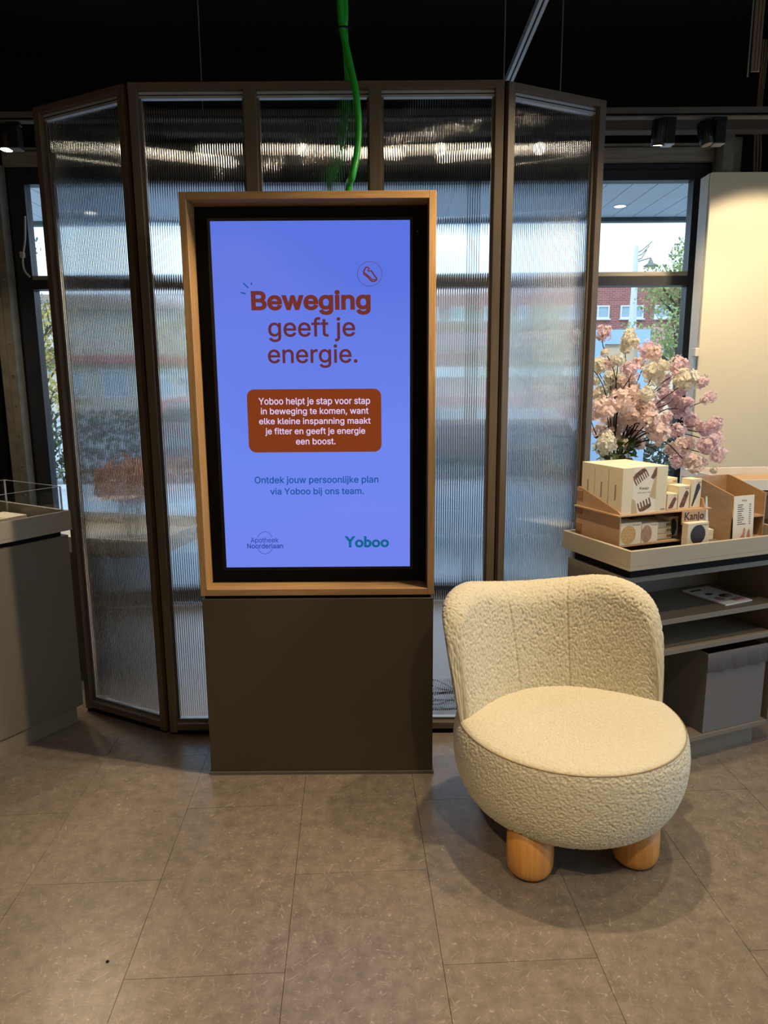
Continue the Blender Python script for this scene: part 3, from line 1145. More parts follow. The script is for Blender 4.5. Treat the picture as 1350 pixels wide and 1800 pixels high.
# ------------------------------------------------------------------ display kiosk
KX0, KX1, KY = -0.663, 0.178, 2.465
ko = thing('display_kiosk', 'tall display kiosk with a lit blue screen in an oak frame', 'kiosk', (0, KY, 0))
MB().box(KX0 + .003, KX1 - .002, 0, .26, .012, .690, .0012).build('base_cabinet', M['kiosk'], ko)
MB().box(KX0 - .002, KX1 + .003, -.006, .25, 0, .0115).build('plinth_strip', M['greyboard'], ko)
MB().box(KX0 + .012, KX1 - .012, .012, .25, .6905, .7015).build('shadow_gap', M['black'], ko)
ft = .024
MB().box(KX0, KX0 + ft, 0, .26, .702, 2.07, .0012).build('frame_board', M['oak'], ko)
MB().box(KX1 - ft, KX1, 0, .26, .702, 2.07, .0012).build('frame_board', M['oak'], ko)
MB().box(KX0 + ft, KX1 - ft, 0, .26, 2.07 - ft, 2.07, .0012).build('frame_board', M['oak_x'], ko)
MB().box(KX0 + ft, KX1 - ft, 0, .26, .702, .702 + ft, .0012).build('frame_board', M['oak_x'], ko)
MB().box(KX0 + ft, KX1 - ft, .10, .24, .702 + ft, 2.07 - ft).build('back_panel', M['bezel_in'], ko)
SX0, SX1, SZ0, SZ1 = -0.5805, 0.094, 0.789, 1.9935
SYL = .072
bz = MB()
bw = .012
bz.box(SX0 - bw, SX1 + bw, SYL + .002, .0995, SZ0 - bw, SZ1 + bw, .002)
scr_body = bz.build('screen', M['bezel'], ko)
sc_pane = MB().add([(SX0, SYL, SZ0), (SX1, SYL, SZ0), (SX1, SYL, SZ1), (SX0, SYL, SZ1)], [[0, 1, 2, 3]]).build('screen_image', M['screen'], scr_body)
SY = KY + SYL        # world depth of the picture
TXY = SYL - .0012    # lettering lies just in front of it


def font_of(which):
    if which == 'sans':
        try:
            f = bpy.data.fonts.get('Inter') or bpy.data.fonts.load(bpy.utils.system_resource('DATAFILES') + '/fonts/Inter.woff2')
            return f
        except Exception:
            return None
    return None


FONT = {'sans': font_of('sans'), 'plain': None}


def text_mesh(s, bold=0.0, which='sans'):
    """flat lettering as (verts, faces, bounds) in its own plane"""
    c = bpy.data.curves.new('lettering', 'FONT')
    c.body = s
    if FONT[which]:
        c.font = FONT[which]
    c.fill_mode = 'NONE'
    c.resolution_u = 4
    o = bpy.data.objects.new('lettering', c)
    COL.objects.link(o)
    dg = bpy.context.evaluated_depsgraph_get()
    dg.update()
    ev = o.evaluated_get(dg)
    me = ev.to_mesh()
    co = [Vector((v.co.x, v.co.y)) for v in me.vertices]
    nxt = {}
    for e in me.edges:
        a, b = e.vertices
        nxt.setdefault(a, []).append(b)
        nxt.setdefault(b, []).append(a)
    ev.to_mesh_clear()
    bpy.data.objects.remove(o)
    bpy.data.curves.remove(c)
    # outlines in the order of their points (which keeps their direction)
    seen, loops = set(), []
    for v in range(len(co)):
        if v in seen or len(nxt.get(v, [])) != 2:
            continue
        lp, cur, prev = [v], min(nxt[v]), v
        seen.add(v)
        while cur not in seen:
            seen.add(cur)
            lp.append(cur)
            q = [w for w in nxt[cur] if w != prev]
            prev, cur = cur, (q[0] if q else v)
        loops.append(lp)
    if bold:
        # fatten: push every outline to its outer side (holes shrink by the same rule)
        big = max(loops, key=lambda lp: abs(sum(co[lp[i - 1]].cross(co[lp[i]]) for i in range(len(lp)))))
        sg = 1 if sum(co[big[i - 1]].cross(co[big[i]]) for i in range(len(big))) > 0 else -1
        new = list(co)
        for lp in loops:
            for i, k in enumerate(lp):
                a, b = co[lp[i - 1]], co[lp[(i + 1) % len(lp)]]
                n1 = (co[k] - a).normalized()
                n2 = (b - co[k]).normalized()
                nn = Vector((n1.y + n2.y, -n1.x - n2.x))
                d_ = 1 + n1.dot(n2)
                if nn.length > 1e-6:
                    new[k] = co[k] + nn * (sg * bold / max(.5, d_))
        co = new
    V, _e, F, _ov, _oe, _of = delaunay_2d_cdt(co, [], loops, 0, 1e-7)
    # keep the triangles that the outlines wind round
    ce = np.array([[(V[f[0]].x + V[f[1]].x + V[f[2]].x) / 3, (V[f[0]].y + V[f[1]].y + V[f[2]].y) / 3] for f in F])
    wind = np.zeros(len(F), int)
    for lp in loops:
        P = np.array([co[k][:] for k in lp])
        Q = np.roll(P, -1, 0)
        cr = (Q[None, :, 0] - P[None, :, 0]) * (ce[:, None, 1] - P[None, :, 1]) - (Q[None, :, 1] - P[None, :, 1]) * (ce[:, None, 0] - P[None, :, 0])
        up = (P[None, :, 1] <= ce[:, None, 1]) & (Q[None, :, 1] > ce[:, None, 1]) & (cr > 0)
        dn = (P[None, :, 1] > ce[:, None, 1]) & (Q[None, :, 1] <= ce[:, None, 1]) & (cr < 0)
        wind += up.sum(1) - dn.sum(1)
    fs = [list(f) for f, w_ in zip(F, wind) if w_ != 0]
    vs = [(p.x, p.y, 0) for p in V]
    xs = [vs[i][0] for f in fs for i in f]
    ys = [vs[i][1] for f in fs for i in f]
    return vs, fs, (min(xs), max(xs), min(ys), max(ys))


def lettering(name, s, fx, mat, parent, bold=0.0, which='sans'):
    """fx: function (u, v in 0..1) -> 3-D point; text stretched to its box"""
    vs, fs, (a, b, c, d) = text_mesh(s, bold, which)
    m = MB()
    m.add([fx((x - a) / (b - a), (y - c) / (d - c)) for x, y, z in vs], fs)
    return m.build(name, mat, parent)


def spx(px, py):
    p = at(px, py, SY)
    return p.x, p.z


def on_screen(x0, x1, yt, yb):
    ym = (yt + yb) / 2
    (X0, _), (X1, _) = spx(x0, ym), spx(x1, ym)
    xm = (x0 + x1) / 2
    Z1, Z0 = spx(xm, yt)[1], spx(xm, yb)[1]
    return lambda u, v: (X0 + (X1 - X0) * u, TXY, Z0 + (Z1 - Z0) * v)


def crop8(x, y):
    return 320 + x / 2.9348, 660 + y / 2.9348


def sb(x0, x1, yt, yb):
    (a, c), (b, d) = crop8(x0, yt), crop8(x1, yb)
    return on_screen(a, b, c, d)


lettering('heading_bold', 'Beweging', on_screen(441.5, 651.5, 510, 554), M['t_brown'], scr_body, .030)
lettering('heading_line', 'geeft je', on_screen(471.5, 624.5, 557.5, 601), M['t_brown2'], scr_body, .010)
lettering('heading_line', 'energie.', on_screen(471, 628.5, 605.5, 647), M['t_brown2'], scr_body, .010)
# rust text box
(bxa, bza), (bxb, bzb) = spx(438, 795.5), spx(670, 683)
rr = .026
pts = []
for (cx_, cz_, a0) in ((bxb - rr, bzb - rr, 0), (bxa + rr, bzb - rr, 90), (bxa + rr, bza + rr, 180), (bxb - rr, bza + rr, 270)):
    for k in range(9):
        a = math.radians(a0 + 90 * k / 8)
        pts.append((cx_ + rr * math.cos(a), cz_ + rr * math.sin(a)))
MB().add([(x, TXY + .0005, z) for x, z in pts], [list(range(len(pts)))[::-1]]).build('text_box', M['t_box'], scr_body)
TXY0 = TXY
TXY = TXY0 - .0006
for s, b in (('Yoboo helpt je stap voor stap', (395, 970, 113, 158)), ('in beweging te komen, want', (407, 962, 166, 208)), ('elke kleine inspanning maakt', (398, 973, 218, 259)), ('je fitter en geeft je energie', (430, 945, 269, 311)), ('een boost.', (588, 792, 323, 356))):
    lettering('box_text', s, sb(*b), M['t_lilac'], scr_body, .010)
TXY = TXY0
lettering('invitation_text', 'Ontdek jouw persoonlijke plan', sb(375, 1013, 519, 564), M['t_teal'], scr_body, .012)
lettering('invitation_text', 'via Yoboo bij ons team.', sb(455, 938, 579, 622), M['t_teal'], scr_body, .012)
lettering('pharmacy_logo', 'Apotheek', sb(354, 498, 836, 869), M['t_navy'], scr_body, .004)
lettering('pharmacy_logo', 'Noorderlaan', sb(336, 522, 867, 892), M['t_navy'], scr_body, .014)
lettering('app_logo', 'Yoboo', sb(838, 1068, 828, 887), M['t_green'], scr_body, .032, 'plain')


def stroke(m, pts, wd, closed=False):
    """flat ribbon along world (x, z) points on the screen"""
    n = len(pts)
    L, R = [], []
    for i in range(n):
        a = Vector(pts[(i - 1) % n] if (closed or i > 0) else pts[i])
        b = Vector(pts[(i + 1) % n] if (closed or i < n - 1) else pts[i])
        t = (b - a).normalized()
        nn = Vector((-t.y, t.x)) * wd / 2
        p = Vector(pts[i])
        L.append((p.x + nn.x, TXY, p.y + nn.y))
        R.append((p.x - nn.x, TXY, p.y - nn.y))
    fs = [[i, (i + 1) % n, n + (i + 1) % n, n + i] for i in range(n if closed else n - 1)]
    m.add(L + R, fs)


def arc(cx_, cy_, r, a0, a1, n, f):
    return [f(cx_ + r * math.cos(math.radians(a0 + (a1 - a0) * k / n)), cy_ + r * math.sin(math.radians(a0 + (a1 - a0) * k / n))) for k in range(n + 1)]


m = MB()
c8 = lambda x, y: spx(*crop8(x, y))
stroke(m, arc(428, 843, 37, 194, 346, 24, c8), .0016)
stroke(m, arc(429, 883, 37, 15, 165, 24, c8), .0016)
m.build('logo_arcs', M['t_navy'], scr_body)
m = MB()
stroke(m, arc(649.8, 481.4, 21.6, 0, 352, 44, spx), .0014, True)
m.build('icon_ring', M['t_brown2'], scr_body)
m = MB()
c7 = lambda x, y: spx(320 + x / 2.9348, 340 + y / 2.9348)
shoe = [(936, 404), (946, 384), (955, 380), (966, 388), (958, 398), (966, 402), (975, 398), (984, 410), (992, 424), (1004, 437), (1003, 448), (992, 454), (976, 452), (958, 432), (938, 416)]
stroke(m, [c7(x, y) for x, y in shoe], .005, True)
stroke(m, [c7(x, y) for x, y in ((940, 408), (962, 426), (980, 444), (1000, 445))], .004)
m.build('shoe_icon', M['t_brown'], scr_body)
m = MB()
for a, b in (((316, 462), (342, 488)), ((358, 460), (359, 473)), ((302, 511), (329, 518))):
    stroke(m, [c7(*a), c7(*b)], .0042)
m.build('spark_marks', M['t_teal'], scr_body)
MB().box(.118, .122, SYL, SYL + .002, 1.955, 1.959).build('sensor_dot', M['greyink'], scr_body)

# ------------------------------------------------------------------ green conduits
def spline(pts, n=10):
    P = [Vector(p) for p in pts]
    out = []
    for i in range(len(P) - 1):
        p0, p1, p2, p3 = P[max(i - 1, 0)], P[i], P[i + 1], P[min(i + 2, len(P) - 1)]
        for k in range(n):
            t = k / n
            out.append(0.5 * ((2 * p1) + (p2 - p0) * t + (2 * p0 - 5 * p1 + 4 * p2 - p3) * t * t + (3 * p1 - p0 - 3 * p2 + p3) * t ** 3))
    out.append(P[-1])
    return out


gtop = at(597, -10, 2.74)
path_f = [(gtop.x - .03, 2.80, RZ - .005), at(597, -10, 2.745), at(602, 50, 2.735), at(614, 108, 2.725), at(625, 160, 2.71), at(630, 215, 2.70), at(628, 265, 2.69), at(619, 310, 2.68)]
e = at(612, 334, 2.67)
path_f += [e, (e.x - .01, 2.665, 2.0), (e.x - .02, 2.65, 1.96)]
path_f[-2] = (e.x - .01, 2.738, 1.98)
path_f[-1] = (e.x - .015, 2.742, 1.9)
path_f[-3] = at(613, 330, 2.742)
g1 = thing('green_conduit', 'green conduit hanging in front of the divider into the kiosk top', 'conduit', (0, 0, 0))
MB().tube(spline(path_f), .0125, 12).build('conduit_tube', M['green'], g1)
tie = at(603, 52, 2.745)
MB().lathe([(.0265, -.003), (.0275, 0), (.0265, .003), (.024, .003), (.024, -.003)], 16, closed=True).build('cable_tie', M['black'], g1).location = (tie.x + .002, 2.748, tie.z)
path_b = [(gtop.x - .0, 2.83, RZ - .005), at(606, -10, 2.765), at(606, 50, 2.765), at(609, 100, 2.80), at(611, 140, 2.85), at(609, 190, 2.87), at(601, 250, 2.87), at(587, 310, 2.87), at(580, 340, 2.87), (at(580, 340, 2.87).x, 2.86, 1.2), (at(580, 340, 2.87).x + .05, 2.88, .013)]
g2 = thing('green_conduit', 'green conduit dropping behind the ribbed sheets of the divider', 'conduit', (0, 0, 0))
MB().tube(spline(path_b), .0115, 12).build('conduit_tube', M['green'], g2)

# ------------------------------------------------------------------ boucle chair
CC = Vector((.583, 2.108))
CYAW = math.radians(10)    # it faces the camera and a little to the right
ch = thing('bucket_chair', 'cream boucle bucket chair with round seat and thick oak legs', 'armchair', (CC.x, CC.y, 0), CYAW)
# local frame: the back is towards +y


def nubs(P, Nn, amp, freq):
    out = np.empty(len(P))
    for i, p in enumerate(P):
        d = noise.voronoi(Vector(p) * freq)[0]
        out[i] = d[0]
    h = (0.5 - (out / .7) ** 2) * amp
    return P + Nn * h[:, None]


def grid_normals(V, nu, nv, wrap_u, wrap_v):
    G = V.reshape(nu, nv, 3)
    du = (np.roll(G, -1, 0) - np.roll(G, 1, 0)) if wrap_u else np.gradient(G, axis=0)
    dv = (np.roll(G, -1, 1) - np.roll(G, 1, 1)) if wrap_v else np.gradient(G, axis=1)
    N_ = np.cross(du, dv)
    ln = np.linalg.norm(N_, axis=2, keepdims=True)
    N_ = N_ / np.maximum(ln, 1e-9)
    return N_.reshape(-1, 3)


def resample(pts, n):
    p = np.array(pts, float)
    s = np.r_[0, np.cumsum(np.linalg.norm(np.diff(p, axis=0), axis=1))]
    t = np.linspace(0, s[-1], n)
    return np.stack([np.interp(t, s, p[:, 0]), np.interp(t, s, p[:, 1])], 1)


def cr2(pts, n):
    q = spline([(a, b, 0) for a, b in pts], 12)
    return resample([(p.x, p.y) for p in q], n)


# drum: from the underside round the belly up to the seam
prof = cr2([(.20, .132), (.262, .135), (.302, .152), (.333, .190), (.355, .25), (.363, .315), (.360, .365), (.352, .398), (.345, .405)], 190)
NU = 900
A = np.linspace(0, 2 * PI, NU, endpoint=False)
V = np.stack([prof[None, :, 0] * np.cos(A)[:, None], prof[None, :, 0] * np.sin(A)[:, None], np.repeat(prof[None, :, 1], NU, 0)], -1).reshape(-1, 3)
Nn = grid_normals(V, NU, len(prof), True, False)
V2 = nubs(V, Nn, .0038, 155)
drum = link('seat_drum', grid_mesh('seat_drum', V2, NU, len(prof), True, False, [M['boucle']]), ch)
MB().lathe([(0, .13), (.21, .13)], 48).build('seat_underside', M['dark_in'], ch)
# seat cushion top, softly domed
ps = cr2([(.349, .400), (.343, .410), (.325, .417), (.28, .423), (.20, .424), (.10, .420), (.0003, .418)], 120)
V = np.stack([ps[None, :, 0] * np.cos(A)[:, None], ps[None, :, 0] * np.sin(A)[:, None], np.repeat(ps[None, :, 1], NU, 0)], -1).reshape(-1, 3)
Nn = grid_normals(V, NU, len(ps), True, False)
V2 = nubs(V, Nn, .0022, 200)
link('seat_cushion', grid_mesh('seat_cushion', V2, NU, len(ps), True, False, [M['boucle']]), ch)
MB().lathe([(.3488 + .0022 * math.cos(2 * PI * k / 8), .4045 + .0022 * math.sin(2 * PI * k / 8)) for k in range(8)], 160, closed=True).build('seam_shade_ring', M['seam'], ch)  # thin dark ring stands in for the shaded groove round the seat
# backrest: a rounded slab bent round the rear of the seat
AM = math.radians(86)
NB, NL = 420, 300
us = np.sin(np.linspace(-PI / 2, PI / 2, NB)) * .5 + np.linspace(-1, 1, NB) * .5
G = np.zeros((NB, NL, 3))
for i, u in enumerate(us):
    al = u * AM
    top = .392 + (.776 - .392) * (max(1e-4, 1 - abs(u) ** 13)) ** (1 / 2.4)
    top += .020 * math.exp(-((abs(u) - .58) / .22) ** 2) - .012 * math.exp(-(u / .28) ** 2)
    thk = .130 * max(1e-4, 1 - abs(u) ** 2.4) ** .6 + .012
    zb = .30
    hh = top - zb
    # stadium outline in (radial, z), from bottom inner up and over the top to the outer bottom
    r = min(thk / 2, hh / 2)
    pts = []
    for k in range(13):
        a = PI * k / 12
        pts.append((-r * math.cos(a), hh - r + r * math.sin(a)))
    pts = [(-r, 0)] + pts + [(r, 0)]
    loop = resample(pts, NL)
    # belly: fuller at the middle of the height
    for j in range(NL):
        rad, zz = loop[j]
        f = zz / hh
        fl = max(0, (zz + zb - .36)) / .40
        rc = .340 + .042 * fl - thk / 2
        bulge = 1 + .10 * math.sin(PI * min(1, f))
        rad2 = rc + rad * bulge
        # vertical seams pinch the inner face
        if rad < 0:
            for su in (-.30, .30):
                rad2 += .005 * math.exp(-((u - su) / .010) ** 2)
        G[i, j] = (rad2 * math.sin(al) - .022 * fl, rad2 * math.cos(al) * .93 + .030 * fl, zz + zb)
V = G.reshape(-1, 3)
Nn = grid_normals(V, NB, NL, False, False)
if Nn[(NB // 2) * NL + NL // 6] @ np.array([0, -1, 0]) < 0:
    Nn = -Nn
V2 = nubs(V, Nn, .0038, 155)
link('backrest', grid_mesh('backrest', V2, NB, NL, False, False, [M['boucle']]), ch)
# legs
lg = None
Rz = Matrix.Rotation(-CYAW, 2)
for (x, y) in ((.432, 1.915), (.766, 1.962), (.734, 2.291), (.402, 2.246)):
    if lg is None:
        pr = [(0, 0.0), (.030, .0), (.048, .004), (.060, .012), (.067, .024), (.070, .040), (.070, .175), (.0, .175)]
        lg = MB().lathe(pr, 40).build('leg', M['leg'], ch)
        o = lg
    else:
        o = copy_part(lg, ch)
    q = Rz @ (Vector((x, y)) - CC)
    o.location = (q.x, q.y, 0)
    o.rotation_euler = (0, 0, x * 3)

# ------------------------------------------------------------------ right display counter
RC = (.841, 2.358, 0)
RA = math.radians(21.5)
rc = thing('shelf_counter', 'dark taupe counter with open shelves beside the cream chair', 'counter', RC, RA)
UY0, UY1 = .035, .352       # local depth of the carcass
UX0, UX1 = 0.005, .785
pt = .018
MB().box(UX0, UX0 + pt, UY0, UY1, .085, .757, .001).build('side_panel', M['taupe'], rc)
MB().box(UX1 - pt, UX1, UY0, UY1, .085, .757, .001).build('side_panel', M['taupe'], rc)
MB().box(UX0 + pt, UX1 - pt, UY1 - pt, UY1, .085, .757).build('back_panel', M['taupe'], rc)
MB().box(UX0, UX1, UY0 - .004, UY1, .757, .781, .001).build('top_board', M['taupe_edge'], rc)
MB().box(UX0 + pt, UX1 - pt, UY0, UY1 - pt, .085, .104, .001).build('bottom_board', M['taupe_edge'], rc)
MB().box(UX0 + pt, UX1 - pt - .002, UY0 + .004, UY1 - pt, .578, .598, .001).build('shelf', M['taupe_edge'], rc)
MB().box(UX0 + pt, UX1 - pt - .008, UY0 + .004, UY1 - pt, .458, .477, .001).build('shelf', M['taupe_edge'], rc)
MB().box(UX0 + .03, UX1 - .05, UY0 + .035, UY1 - .03, 0, .0845).build('plinth', M['taupe_edge'], rc)
MB().box(.02, UX1 - .02, .02, UY1 - .02, .7812, .812).build('tray_support', M['black'], rc)
TD = .385
ty = MB()
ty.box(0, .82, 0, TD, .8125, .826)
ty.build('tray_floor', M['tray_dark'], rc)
tw = .014
MB().box(0, .82, 0, tw, .8265, .882, .0008).box(0, .82, TD - tw, TD, .8265, .882, .0008).box(0, tw, tw, TD - tw, .8265, .882, .0008).box(.82 - tw, .82, tw, TD - tw, .8265, .882, .0008).box(0, .82, -.0005, tw, .8125, .8264).box(-.0005, .0005, 0, TD, .8125, .8264).build('tray_rim', M['tray'], rc)
ZF = .826


KS = .952


def rls(s, q, z=0.0):
    """the product stand stands a little nearer, on the tray floor behind the rim"""
    p = Vector(rloc(s, q, z))
    return _C + (p - _C) * KS


def rloc(s, q, z=0.0):
    return (RC[0] + s * math.cos(RA) - q * math.sin(RA), RC[1] + s * math.sin(RA) + q * math.cos(RA), z)


# magazines on the upper shelf
mg = thing('magazine', 'glossy magazine with portrait photos lying on the open shelf', 'magazine', rloc(.605, .185, .5985), RA + math.radians(4))
MB().box(-.075, .075, -.105, .105, 0, .005, .0006).build('pages', M['paper'], mg)
MB().box(-.074, .074, -.105, .105, .0052, .0056).build('cover', M['paper'], mg)
m = MB()
m.prism([(.02 * math.cos(a * .5) - .02, .012 * math.sin(a * .5) + .02) for a in range(13)], 'z', .0057, .006)
m.box(-.06, .0, .07, .085, .0057, .006)
m.prism([(.025 + .03 * math.cos(a * .5), -.02 + .02 * math.sin(a * .5)) for a in range(13)], 'z', .0057, .006)
m.build('dark_picture', M['print_dark'], mg)
m = MB()
m.prism([(-.03 + .022 * math.cos(a * .5), -.04 + .02 * math.sin(a * .5)) for a in range(13)], 'z', .0057, .0062)
m.prism([(.035 + .015 * math.cos(a * .5), -.03 + .014 * math.sin(a * .5)) for a in range(13)], 'z', .0062, .0064)
m.box(.0, .06, -.09, -.06, .0057, .006)
m.build('portrait_picture', M['photo_pink'], mg)

# fabric storage bins in the lowest bay
def bin_(label, s0):
    b = thing('storage_bin', label, 'storage box', rloc(s0, UY0 + .008, .1045), RA)
    w, d, h = .305, .27, .325
    t = .006
    MB().box(0, w, 0, t, 0, h, .001).box(0, w, d - t, d, 0, h, .001).box(0, t, t, d - t, 0, h, .001).box(w - t, w, t, d - t, 0, h, .001).box(t, w - t, t, d - t, 0, t).build('bin_body', M['binfab'], b)
    # folded fabric cuff, slightly wavy along its hem
    n = 24
    vs = []
    for k in range(n + 1):
        x = -.002 + (w + .004) * k / n
        wv = .003 * math.sin(k * .9) + .002 * math.sin(k * 2.1)
        vs += [(x, -.001, h + .001), (x, -.004 - .002 * abs(math.sin(k * .7)), h - .075 + wv), (x, -.0005, h - .075 + wv)]
    fs = []
    for k in range(n):
        for j in range(2):
            fs.append([3 * k + j, 3 * k + j + 1, 3 * k + j + 4, 3 * k + j + 3])
    MB().add(vs, fs, True).build('fabric_cuff', M['binfab'], b)
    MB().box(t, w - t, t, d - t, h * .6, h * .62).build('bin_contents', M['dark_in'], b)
    return b


bin_('grey fabric storage bin in the lowest bay at the end of the counter', .436)

# ------------------------------------------------------------------ plywood product stand with its boxes
S0, S1, Q0, Q1 = .125, .560, .211, .470
wst = thing('plywood_stand', 'two tier plywood product stand with black lettering on its sign', 'display stand', rls(S0, Q0, ZF), RA)
wst.scale = (KS, KS, KS)
SW = S1 - S0
zs = .961 - ZF
ZB = -.0318
sidep = [(0, ZB), (.265, ZB), (.265, .207), (.255, .212), (.235, .208), (.012, zs + .012), (0, zs + .004)]
MB().prism(sidep, 'x', 0, .005).build('side_panel', M['ply'], wst)
MB().prism([(0, ZB), (.265, ZB), (.265, .207), (.255, .212), (.235, .208), (.06, zs + .045), (.012, zs + .036), (0, zs + .004)], 'x', SW - .028, SW - .023).build('side_panel', M['ply'], wst)
MB().box(-.012, SW + .004, -.006, .265, zs - .006, zs, .0006).build('upper_shelf', M['ply'], wst)
MB().box(.005, SW - .028, .0, .265, .012, .017).build('lower_shelf', M['ply'], wst)
MB().box(.005, SW - .028, .260, .265, ZB, .2).build('back_panel', M['ply'], wst)
for z0_ in (.03, .10, .16):
    MB().box(-.003, .0, .225, .262, z0_, z0_ + .035, .0008).build('joint_tab', M['ply_edge'], wst)
sgn = MB().box(.288, .410, -.0095, -.0065, zs - .058, zs - .004, .0015).build('sign_board', M['ply'], wst)
lettering('sign_lettering', 'Kanjo', lambda u, v: (.301 + .098 * u, -.0102, zs - .051 + .041 * v), M['print_dark'], sgn, .022, 'plain')


def front_print(m, poly, y):
    m.add([(x, y, z) for x, z in poly], [list(range(len(poly)))])


def comb_poly(cx_, cz_, s, ang, teeth=7):
    """outline of a comb with its teeth"""
    pts = [(-1, .0), (-.9, .35), (-.5, .5), (.5, .5), (.9, .35), (1, .0)]
    step = 2.0 / (2 * teeth - 1)
    x = 1.0
    for k in range(teeth):
        pts += [(x, -.75), (x - step * .9, -.75), (x - step * .9, -.02)]
        x -= step
        if k < teeth - 1:
            pts += [(x - step, -.02)]
            x -= step
    ca, sa = math.cos(ang), math.sin(ang)
    return [(cx_ + s * (px * ca - pz * sa), cz_ + s * (px * sa + pz * ca)) for px, pz in pts]


big = None
ord_ = ('frontmost', 'middle', 'rearmost')
for k in range(3):
    lab = ('front large cream gift box with comb pictures on the plywood stand', 'middle large cream gift box in the row on the plywood stand', 'rear large cream gift box in the row on the plywood stand')[k]
    b = thing('gift_box', lab, 'box', rls(S0 + .006, Q0 + .004 + k * .082, .9615), RA, 'large gift boxes on the stand')
    b.scale = (KS, KS, KS)
    w, d, h = .212, .078, .176
    if big is None:
        parts = []
        parts.append(MB().box(0, w, 0, d, 0, h, .001).build('carton', M['card'], b))
        parts.append(MB().box(.047, .158, -.0008, d * .2, .0005, h + .0008).build('sleeve', M['card2'], b))
        m = MB()
        front_print(m, comb_poly(.079, .146, .034, .55, 7), -.0013)
        parts.append(m.build('comb_picture', M['tortoise'], b))
        m = MB()
        front_print(m, comb_poly(.108, .027, .031, 3.5, 5), -.0013)
        parts.append(m.build('comb_picture', M['tortoise'], b))
        m = MB()
        front_print(m, [(.13, .135), (.15, .172), (.157, .172), (.157, .14), (.142, .128)], -.0013)
        parts.append(m.build('clip_picture', M['tortoise'], b))
        m = MB()
        front_print(m, [(.047, .0), (.075, .0), (.062, .05), (.047, .06)], -.0011)
        front_print(m, [(.128, .062), (.158, .17), (.158, .05)], -.0011)
        parts.append(m.build('tan_shape', M['card_shade'], b))
        parts.append(lettering('carton_lettering', 'Kanjo', lambda u, v: (.080 + .042 * u, -.0014, .088 + .014 * v), M['ink'], b, .006, 'plain'))
        m = MB()
        for q in range(3):
            m.add([(.07 + .022 * q, -.0013, .078), (.088 + .022 * q, -.0013, .078), (.088 + .022 * q, -.0013, .0805), (.07 + .022 * q, -.0013, .0805)], [[0, 1, 2, 3]])
        m.add([(.185, -.0005, .006), (.207, -.0005, .006), (.207, -.0005, .012), (.185, -.0005, .012)], [[0, 1, 2, 3]])
        m.add([(-.0006, .034, .05), (-.0006, .042, .05), (-.0006, .042, .11), (-.0006, .034, .11)], [[3, 2, 1, 0]])
        parts.append(m.build('small_print', M['greyink'], b))
        big = b
    else:
        for p in parts:
            copy_part(p, b)

# narrow boxes beside them on the top tier
def small_box(label, s, q, z, w, d, h, kind, group, low=0.0):
    b = thing('product_box', label, 'box', rls(s, q, z), RA, group)
    b.scale = (KS, KS, KS)
    MB().box(0, w, 0, d, low, h, .0008).build('carton', M['card'], b)
    m = MB()
    y = -.0006
    if kind == 'clip':
        front_print(m, [(w * .1, h * .08), (w * .3, .004), (w * .55, .006), (w * .92, h * .66), (w * .72, h * .8), (w * .55, h * .7)], y)
        mat = M['tortoise']
    elif kind == 'comb':
        front_print(m, [(w * .08, .008), (w * .2, .006), (w * .9, h * .7), (w * .75, h * .86), (w * .5, h * .8)], y)
        mat = M['print_dark']
    elif kind == 'brush':
        front_print(m, [(w * .38 + w * .36 * math.cos(a), h * .46 + h * .43 * math.sin(a)) for a in [2 * PI * q_ / 24 for q_ in range(24)]], y)
        mat = M['bristle']
    elif kind == 'hair':
        front_print(m, [(w * .3 + w * .33 * math.cos(a), h * .46 + h * .44 * math.sin(a)) for a in [2 * PI * q_ / 24 for q_ in range(24)] if True], y)
        mat = M['streak']
    elif kind == 'oval':
        front_print(m, [(w * .5 + w * .36 * math.cos(a), h * .47 + h * .43 * math.sin(a)) for a in [2 * PI * q_ / 28 for q_ in range(28)]], y)
        mat = M['print_dark']
    else:
        for q_ in range(3):
            front_print(m, [(w * .72 + q_ * .008, h * .25), (w * .72 + q_ * .008 + .005, h * .25), (w * .72 + q_ * .008 + .005, h * .8), (w * .72 + q_ * .008, h * .8)], y)
        mat = M['ink']
    m.build('printed_picture', mat, b)
    if kind != 'flat':
        lettering('carton_lettering', 'Kanjo', lambda u, v: (w * .58 + w * .36 * u, -.0009, h * .84 + min(h * .08, .009) * v), M['ink'], b, .004, 'plain')
    return b


zt = .9615
small_box('short box with tortoiseshell clip beside the big gift boxes', S0 + .238, Q0 + .020, zt, .050, .055, .062, 'clip', 'small boxes on the top tier')
small_box('plain topped box behind the short clip box', S0 + .238, Q0 + .085, zt, .050, .06, .085, 'clip', 'small boxes on the top tier')
small_box('tall box at the back of the clip boxes', S0 + .238, Q0 + .150, zt, .050, .06, .112, 'clip', 'small boxes on the top tier')
small_box('medium box with a brown clip in the middle of the top tier', S0 + .292, Q0 + .020, zt, .056, .060, .090, 'clip', 'small boxes on the top tier')
small_box('medium box standing behind the brown clip box', S0 + .292, Q0 + .088, zt, .056, .060, .112, 'clip', 'small boxes on the top tier')
small_box('tall box with a dark comb at the end of the top tier', S0 + .3515, Q0 + .016, zt, .052, .05, .114, 'comb', 'small boxes on the top tier').rotation_euler.z = RA + .04
zl = ZF + .0178
small_box('box with a bristle brush picture on the lower tier', S0 + .008, Q0 + .004, zl, .098, .08, .084, 'brush', 'boxes on the lower tier')
small_box('box with a streaky hair picture on the lower tier', S0 + .110, Q0 + .006, zl, .078, .08, .076, 'hair', 'boxes on the lower tier')
